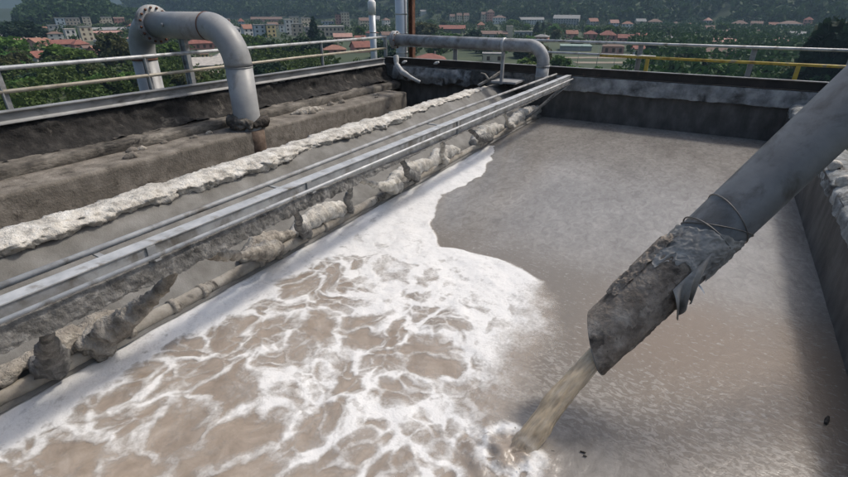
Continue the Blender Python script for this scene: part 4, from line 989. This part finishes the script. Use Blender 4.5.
def water_mat():
    m = bpy.data.materials.new('basin_water'); m.use_nodes = True; nt = m.node_tree; L = nt.links
    b = nt.nodes['Principled BSDF']; geo = nt.nodes.new('ShaderNodeNewGeometry'); pos = geo.outputs['Position']
    at = nt.nodes.new('ShaderNodeAttribute'); at.attribute_name = 'active'; act = at.outputs['Fac']
    fo = nt.nodes.new('ShaderNodeAttribute'); fo.attribute_name = 'foam'
    # boiling water
    n1 = noise_node(nt, pos, 4.0, 9, .68, .8); r1 = ramp(nt, [(.3, (.22, .177, .138)), (.5, (.295, .245, .197)), (.7, (.375, .322, .27))]); L.new(n1.outputs['Fac'], r1.inputs[0])
    # grey scum
    mp = nt.nodes.new('ShaderNodeMapping'); mp.inputs['Scale'].default_value = (1, .55, 1); mp.inputs['Rotation'].default_value = (0, 0, .5); L.new(pos, mp.inputs[0])
    n2 = noise_node(nt, mp.outputs[0], 1.0, 9, .62, .25); r2 = ramp(nt, [(.30, (.17, .158, .144)), (.5, (.22, .207, .191)), (.7, (.275, .26, .241))]); L.new(n2.outputs['Fac'], r2.inputs[0])
    n2b = noise_node(nt, mp.outputs[0], 9, 8, .7, 1.2); r2b = ramp(nt, [(.35, (.76, .75, .74)), (.65, (1.18, 1.18, 1.18))]); L.new(n2b.outputs['Fac'], r2b.inputs[0])
    scum = mixc(nt, 1.0, r2.outputs[0], r2b.outputs[0], 'MULTIPLY')
    # brown open water with pale flecks in the near right
    sep = nt.nodes.new('ShaderNodeSeparateXYZ'); L.new(pos, sep.inputs[0])
    n3 = noise_node(nt, pos, .9, 4, .5); 
    yy_ = mathn(nt, 'ADD', sep.outputs[1], mathn(nt, 'MULTIPLY', mathn(nt, 'SUBTRACT', n3.outputs['Fac'], .5), 1.6))
    mr = nt.nodes.new('ShaderNodeMapRange'); mr.interpolation_type = 'SMOOTHSTEP'; mr.inputs['From Min'].default_value = 6.3; mr.inputs['From Max'].default_value = 4.7; L.new(yy_, mr.inputs['Value'])
    mrn = nt.nodes.new('ShaderNodeMapRange'); mrn.interpolation_type = 'SMOOTHSTEP'; mrn.inputs['From Min'].default_value = 3.0; mrn.inputs['From Max'].default_value = 4.3; L.new(yy_, mrn.inputs['Value'])
    brown_m = mathn(nt, 'MULTIPLY', mr.outputs[0], mrn.outputs[0])
    wrp = noise_node(nt, pos, 6, 3, .5); 
    addv = nt.nodes.new('ShaderNodeVectorMath'); addv.operation = 'MULTIPLY_ADD'; L.new(wrp.outputs['Color'], addv.inputs[0]); addv.inputs[1].default_value = (.10, .10, 0); L.new(pos, addv.inputs[2])
    mp3 = nt.nodes.new('ShaderNodeMapping'); mp3.inputs['Rotation'].default_value = (0, 0, .55); mp3.inputs['Scale'].default_value = (1, 1.9, 1); L.new(addv.outputs[0], mp3.inputs[0])
    fn_ = noise_node(nt, mp3.outputs[0], 15, 5, .6, 1.0)
    lo = nt.nodes.new('ShaderNodeMapRange'); lo.inputs['To Min'].default_value = .46; lo.inputs['To Max'].default_value = .585; L.new(brown_m, lo.inputs['Value'])
    fl = mathn(nt, 'MULTIPLY', mathn(nt, 'SUBTRACT', fn_.outputs['Fac'], lo.outputs[0]), 9, True)
    mx_ = nt.nodes.new('ShaderNodeMapRange'); mx_.interpolation_type = 'SMOOTHSTEP'; mx_.inputs['From Min'].default_value = -1.0; mx_.inputs['From Max'].default_value = .2; L.new(sep.outputs[0], mx_.inputs['Value'])
    bm_ = mathn(nt, 'MULTIPLY', brown_m, mx_.outputs[0])
    brown = mixc(nt, fl, mixc(nt, bm_, (.165, .145, .122), (.185, .146, .112)), (.275, .252, .224))
    nearm = nt.nodes.new('ShaderNodeMapRange'); nearm.interpolation_type = 'SMOOTHSTEP'; nearm.inputs['From Min'].default_value = 2.55; nearm.inputs['From Max'].default_value = 3.1; L.new(yy_, nearm.inputs['Value'])
    fleckzone = mathn(nt, 'MULTIPLY', mr.outputs[0], nearm.outputs[0])
    quiet = mixc(nt, fleckzone, scum, brown)
    col = mixc(nt, act, quiet, r1.outputs[0])
    L.new(col, b.inputs['Base Color'])
    rg = nt.nodes.new('ShaderNodeMapRange'); rg.inputs['To Min'].default_value = .24; rg.inputs['To Max'].default_value = .2; L.new(act, rg.inputs['Value']); L.new(rg.outputs[0], b.inputs['Roughness'])
    b.inputs['Specular IOR Level'].default_value = .35
    nb = noise_node(nt, pos, 22, 6, .6, .5); bp = nt.nodes.new('ShaderNodeBump'); bp.inputs['Strength'].default_value = .3; bp.inputs['Distance'].default_value = .012
    L.new(nb.outputs['Fac'], bp.inputs['Height']); L.new(bp.outputs[0], b.inputs['Normal'])
    return m
def foam_mat():
    m = bpy.data.materials.new('foam'); m.use_nodes = True; nt = m.node_tree; L = nt.links
    b = nt.nodes['Principled BSDF']; geo = nt.nodes.new('ShaderNodeNewGeometry'); pos = geo.outputs['Position']
    fo = nt.nodes.new('ShaderNodeAttribute'); fo.attribute_name = 'foam'
    n = noise_node(nt, pos, 30, 6, .7, .4); n2 = noise_node(nt, pos, 6, 5, .6, .3)
    a = mathn(nt, 'ADD', fo.outputs['Fac'], mathn(nt, 'MULTIPLY', mathn(nt, 'SUBTRACT', n.outputs['Fac'], .5), .75))
    a = mathn(nt, 'ADD', a, mathn(nt, 'MULTIPLY', mathn(nt, 'SUBTRACT', n2.outputs['Fac'], .5), .6))
    mr = nt.nodes.new('ShaderNodeMapRange'); mr.inputs['From Min'].default_value = .10; mr.inputs['From Max'].default_value = .98; L.new(a, mr.inputs['Value'])
    r = ramp(nt, [(.25, (.46, .42, .37)), (.6, (.58, .558, .527)), (.95, (.68, .672, .655))]); L.new(a, r.inputs[0])
    L.new(r.outputs[0], b.inputs['Base Color']); b.inputs['Roughness'].default_value = .6; b.inputs['Specular IOR Level'].default_value = .25
    bp = nt.nodes.new('ShaderNodeBump'); bp.inputs['Strength'].default_value = .4; bp.inputs['Distance'].default_value = .012
    vo = nt.nodes.new('ShaderNodeTexVoronoi'); vo.inputs['Scale'].default_value = 55; L.new(pos, vo.inputs['Vector'])
    hh_ = mathn(nt, 'SUBTRACT', n.outputs['Fac'], mathn(nt, 'MULTIPLY', vo.outputs['Distance'], .35)); L.new(hh_, bp.inputs['Height']); L.new(bp.outputs[0], b.inputs['Normal'])
    L.new(mr.outputs[0], b.inputs['Alpha'])
    return m
wo = gridmesh('water', np.arange(WX0, WX1+.03, .025), np.arange(WY0-.1, WY1+.03, .025), water_mat(), lambda x, y, f, i_: heights(x, y, i_))
tag(wo, 'grey brown waste water filling the basin', None, None, 'structure')
fo_ = gridmesh('foam', np.arange(WX0+.01, -.2, .0135), np.arange(-.45, 10.3, .0135), foam_mat(), lambda x, y, f, i_: heights(x, y, i_)+.003+f*(.003+.006*fbm2(x*14, y*14, 3, 95)), .04)
tag(fo_, 'white foam spread in veins and patches over the churning tan water', None, None, 'stuff')
# small floating bits
for k, (u, v, s) in enumerate(((827, 420, .05), (583, 452, .02), (553, 451, .012), (585, 456, .014))):
    p = atz(u, v, .01); o = thing('floating_debris', p, 'dark scrap floating on the grey water by right wall' if k == 0 else 'small dark speck floating right of the splash', 'debris', None if k == 0 else 'specks by the splash')
    d_ = np.array([.3, 1, 0])*s if k == 0 else np.array([1, .2, 0])*s
    crust('scrap', [p-d_, p, p+d_], [s*.25, s*.4, s*.2], mat_dark_crust, o, .3, 20, .008, 8, k)

# ------------------------------------------------------------------ slanting discharge pipe
MC = aty(596, 343, 3.2); wM = (MC-CAM)@FW; PD = 50.5*wM/FPX; PR = PD/2
E2 = ray(848, 105); E2 = CAM+E2/(E2@FW)*wM*.905
AX = (E2-MC); LN = np.linalg.norm(AX); AX /= LN
dp = thing('discharge_pipe', MC*np.array([1, 1, 0]), 'slanting dark grey discharge pipe pouring brown water into the basin', 'pipe')
# frame of the pipe
SIDE = np.cross(AX, np.array([0, 0, 1.0])); SIDE /= np.linalg.norm(SIDE); TOPV = np.cross(SIDE, AX)
tcut = .92
END = MC+AX*(LN+1.1)
path = np.array([MC+AX*s for s in np.linspace(tcut, LN+1.1, 30)])
tube('upper_pipe', path, PR, mat_pipedark, dp, 56, cap=True)
# outside the picture the pipe bends down to the ground beyond the right edge
hz = AX*np.array([1, 1, 0]); hz /= np.linalg.norm(hz)
outp = fillet([END-AX*.02, END+AX*.9, END+AX*.9+hz*1.4, END+AX*.9+hz*1.4+np.array([0, 0, -(END[2]+AX[2]*.9)-3.1])], .45, 12)
tube('supply_bend', outp, PR*.99, mat_pipedark, dp, 40)
# lower, mud covered length with a slanting mouth; hollow
nS, nT = 90, 72; mb = MB()
ts_ = np.linspace(0, 1, nS); th = np.arange(nT)/nT*2*math.pi
CD = np.cos(th)[:, None]*SIDE[None]+np.sin(th)[:, None]*TOPV[None]
# the mouth is cut so that the underside reaches further
start = np.array([MC+AX*(.0) for _ in th])+0
VD0 = CAM-MC; VD0 = VD0-AX*(VD0@AX); VD0 /= np.linalg.norm(VD0); WDN = np.cross(AX, VD0); WDN = WDN if WDN@UP < 0 else -WDN
def mouth_s(c): return -.135*(c@WDN)-.045*(c@VD0)
off = np.array([mouth_s(c) for c in CD])
V = []
for a in range(nS):
    s = off*(1-ts_[a])+(tcut+.06)*ts_[a]
    V.append(MC[None]+AX[None]*s[:, None]+CD*PR*1.004)
V = np.array(V)
V += CD[None]*((fbm(V*22, 3, 301)-.5)*.006)[..., None]
Vi = MC[None, None]+(V-MC)*1.0-CD[None]*.012
n0 = nS*nT
Vall = np.concatenate([V.reshape(-1, 3), Vi.reshape(-1, 3)])
F = []
for a in range(nS-1):
    for b in range(nT):
        b2 = (b+1) % nT
        F.append((a*nT+b, (a+1)*nT+b, (a+1)*nT+b2, a*nT+b2)); F.append((n0+a*nT+b, n0+a*nT+b2, n0+(a+1)*nT+b2, n0+(a+1)*nT+b))
for b in range(nT): F.append((b, (b+1) % nT, n0+(b+1) % nT, n0+b))
obj('mouth_pipe', Vall, F, mat_pipelow, dp, True)
# mud crust: thick ragged flakes on the camera side and the back
def crust_patch(name, s0, s1, a0, a1, thick, mat, seed, thr=.5, fr=13, ns=110, na=90):
    S, A_ = np.meshgrid(np.linspace(s0, s1, ns), np.linspace(a0, a1, na), indexing='ij')
    D_ = np.cos(A_)[..., None]*SIDE+np.sin(A_)[..., None]*TOPV
    if s0 <= .02: S = S+(mouth_s(D_)+.008)*(1-(S-s0)/(s1-s0))
    P0 = MC+AX*S[..., None]+D_*PR
    h = fbm(P0*fr, 5, seed, .6); edge = np.minimum(np.minimum(S-s0 if s0 > .02 else S*0+1, s1-S)/.10, np.minimum(A_-a0, a1-A_)/.5); edge = np.clip(edge, 0, 1)
    cov = h*1.0+.30*edge-.28-thr+.42
    hh_ = np.clip(cov, -.05, .5)
    V = P0+D_*(hh_*thick*2.6+.003+(fbm(P0*60, 3, seed+3)-.5)*.005*(hh_ > 0))[..., None]
    i = np.arange(ns-1)[:, None]; j = np.arange(na-1)[None, :]
    F = np.stack([i*na+j, (i+1)*na+j, (i+1)*na+j+1, i*na+j+1], -1).reshape(-1, 4)
    k = (cov.reshape(-1)[F].max(1) > 0); F = F[k]; us = np.unique(F); mp = np.zeros(ns*na, np.int64); mp[us] = np.arange(len(us))
    return obj(name, V.reshape(-1, 3)[us], mp[F], mat, dp, True)
VDIR = CAM-MC; VDIR -= AX*(VDIR@AX); VDIR /= np.linalg.norm(VDIR); AV = math.atan2(VDIR@TOPV, VDIR@SIDE)      # angle facing the camera
crust_patch('mud_crust', .0, .90, AV-.5, AV+1.9, .007, mat_pipecrust, 401, .44, 12)
crust_patch('mud_crust', .0, .80, AV-1.7, AV+.2, .006, mat_pipecrust, 405, .60, 15)
crust_patch('mud_crust', .34, .98, AV+.75, AV+2.0, .028, mat_pipecrust, 409, .46, 13)
crust_patch('mud_crust', .10, .75, AV-1.75, AV-1.1, .013, mat_pipecrust, 413, .50, 16)
# torn sheet wound round the pipe
def wrapfn(U, W):
    S = .80+U*.34+.05*np.sin(W*5+1)+.06*(fbm2(U*2, W*9, 4, 6)-.5)*2*np.where(U < .3, 1.5, .6)-.10*(W-.5); A_ = AV-1.35+W*2.9
    D_ = np.cos(A_)[..., None]*SIDE+np.sin(A_)[..., None]*TOPV
    wr = 1-np.abs(2*fbm2(U*4+W*3, W*9-U*3, 4, 17)-1)
    return MC+AX*S[..., None]+D_*(PR+.006+.020*(wr-.45).clip(0)+.006*fbm2(U*9, W*14, 3, 18))[..., None]
sheet('torn_sheet', wrapfn, 60, 110, mat_tape, dp)
# flap hanging free below the pipe
A0 = AV-.45
dA = math.cos(A0)*SIDE+math.sin(A0)*TOPV
root0 = MC+AX*.66+dA*(PR+.016); root1 = MC+AX*1.04+dA*(PR+.016)
def flapfn(U, W):
    top_ = root0[None, None]*(1-U)[..., None]+root1[None, None]*U[..., None]
    wid = 1-.62*W
    c = root0*.42+root1*.58
    P_ = c+(top_-c)*wid[..., None]
    dn = W**1.1*(.34+.06*np.sin(U*7))*1.0
    P_ = P_+np.array([0, 0, -1.0])*dn[..., None]+VDIR*(.035*np.sin(U*11+W*3)*W+.05*W+.05*np.sin(W*3.1))[..., None]+SIDE*(.02*np.sin(U*17)*W)[..., None]
    return P_
sheet('sheet_flap', flapfn, 46, 34, mat_tape, dp)
cp = MC+AX*.86+dA*(PR+.02)+np.array([0, 0, -.10])
sheet('white_strip', lambda U, W: (cp+RT*.05)[None, None]+RT*(U*.05)[..., None]+UP*(-.07*U+.02*W-.02)[..., None]+VDIR*(.02*np.sin(U*3))[..., None], 6, 4, mat_whitebit, dp)
# wires
def ringp(s, tilt, ph, r):
    P_ = []
    for k in range(61):
        t = k/60*2*math.pi; P_.append(MC+AX*(s+tilt*math.cos(t-ph))+(math.cos(t)*SIDE+math.sin(t)*TOPV)*r)
    return P_
tube('wire', ringp(1.33, .06, AV+1.2, PR+.005), .004, mat_wire, dp, 6, cap=False)
tube('wire', ringp(1.22, .12, AV-1.7, PR+.005), .004, mat_wire, dp, 6, cap=False)
tube('wire', ringp(1.13, .03, AV+.4, PR+.012), .006, mat_wire, dp, 6, cap=False)
# water jet
LOW = MC-TOPV*PR*.45-AX*.02
hitp = np.array([SPL[0]+.01, SPL[1]+.0, -.12])
js = np.linspace(0, 1, 60)
st = LOW+AX*.25
jp = np.array([st+(hitp-st)*np.array([t, t, 0])+np.array([0, 0, (hitp[2]-st[2])*(.62*t+.38*t*t)]) for t in js])
jr = PR*.43+.03*js**1.5
ang_ = np.arange(28)/28*2*math.pi
def jd(V):
    c_, s_ = np.cos(ang_)[None]+0*js[:, None], np.sin(ang_)[None]+0*js[:, None]
    q = np.stack([c_*1.6, s_*1.6, js[:, None]*5+0*c_], -1); q2 = np.stack([c_*4, s_*4, js[:, None]*16+0*c_], -1)
    return ((fbm(q, 3, 501)-.5)*.05+(fbm(q2, 3, 503)-.5)*.035)*(.15+1.3*js[:, None]**1.3)
Vj, Fj = tubeVF(jp, jr, 28, False, jd, .8)
def jet_mat():
    m = bpy.data.materials.new('muddy_jet'); m.use_nodes = True; nt = m.node_tree; L = nt.links; b = nt.nodes['Principled BSDF']
    at = nt.nodes.new('ShaderNodeAttribute'); at.attribute_name = 'flow'
    n = noise_node(nt, at.outputs['Vector'], 1.5, 5, .55, .5); r = ramp(nt, [(.25, (.50, .39, .25)), (.48, (.57, .465, .325)), (.75, (.64, .56, .44))]); L.new(n.outputs['Fac'], r.inputs[0]); L.new(r.outputs[0], b.inputs['Base Color'])
    b.inputs['Roughness'].default_value = .3; b.inputs['Subsurface Weight'].default_value = .3; b.inputs['Subsurface Radius'].default_value = (.06, .05, .03); b.inputs['Subsurface Scale'].default_value = 1.0
    n2 = noise_node(nt, at.outputs['Vector'], 4.0, 4, .6); mr = nt.nodes.new('ShaderNodeMapRange'); mr.inputs['From Min'].default_value = .36; mr.inputs['From Max'].default_value = .60; mr.inputs['To Min'].default_value = .5; mr.inputs['To Max'].default_value = .9
    L.new(n2.outputs['Fac'], mr.inputs['Value'])
    sx_ = nt.nodes.new('ShaderNodeSeparateXYZ'); L.new(at.outputs['Vector'], sx_.inputs[0]); me_ = nt.nodes.new('ShaderNodeMapRange'); me_.inputs['From Min'].default_value = 2.5; me_.inputs['From Max'].default_value = 3.0; me_.inputs['To Min'].default_value = 1; me_.inputs['To Max'].default_value = .25; L.new(sx_.outputs[2], me_.inputs['Value'])
    L.new(mathn(nt, 'MULTIPLY', mr.outputs[0], me_.outputs[0]), b.inputs['Alpha'])
    bp = nt.nodes.new('ShaderNodeBump'); bp.inputs['Strength'].default_value = .4; bp.inputs['Distance'].default_value = .02; L.new(n2.outputs['Fac'], bp.inputs['Height']); L.new(bp.outputs[0], b.inputs['Normal'])
    return m
mj = jet_mat()
jo = thing('water_jet', hitp*np.array([1, 1, 0]), 'brown water jet falling from the pipe mouth into the foam', 'water jet')
st_ = obj('stream', Vj, Fj, mj, jo, True)
fl_at = np.stack([np.cos(ang_)[None]+0*js[:, None], np.sin(ang_)[None]+0*js[:, None], js[:, None]*3.2+0*ang_[None]], -1).reshape(-1, 3).astype(np.float32)
at_ = st_.data.attributes.new('flow', 'FLOAT_VECTOR', 'POINT'); at_.data.foreach_set('vector', fl_at.ravel())
g = np.random.default_rng(9)
mat_splash = M('splash_froth', [(.55, .49, .41), (.66, .61, .54), (.72, .69, .64)], 14, .4, .3, 40, 0, .006)
me_d = rawmesh('droplet', *tubeVF([(0, 0, -1), (0, 0, -.7), (0, 0, 0), (0, 0, .7), (0, 0, 1)], [.05, .7, 1, .7, .05], 8), True); me_d.materials.append(mat_splash)
for k in range(18):
    t = g.uniform(0, 6.28); r0 = abs(g.normal(.14, .10))+.05; s = g.uniform(.003, .006)
    child_copy(me_d, 'droplet', hitp*np.array([1, 1, 0])+np.array([math.cos(t)*r0, math.sin(t)*r0, g.uniform(.015, .03+.10*math.exp(-r0*5))]), jo, 0, (s, s, s*1.3))

# ------------------------------------------------------------------ haze
hb = MB().box((-6800, -6800, -23), (6800, 6800, 900))
hm = bpy.data.materials.new('haze'); hm.use_nodes = True; nt = hm.node_tree
nt.nodes.remove(nt.nodes['Principled BSDF']); pv = nt.nodes.new('ShaderNodeVolumePrincipled')
pv.inputs['Color'].default_value = (.46, .70, .95, 1); pv.inputs['Density'].default_value = 1.9e-4; pv.inputs['Anisotropy'].default_value = .3
nt.links.new(pv.outputs[0], nt.nodes['Material Output'].inputs['Volume'])
ho = hb.obj('haze', hm); tag(ho, 'pale summer haze over the valley', None, None, 'stuff')
print('trees', len(TREES), 'houses', len(HOUSES))
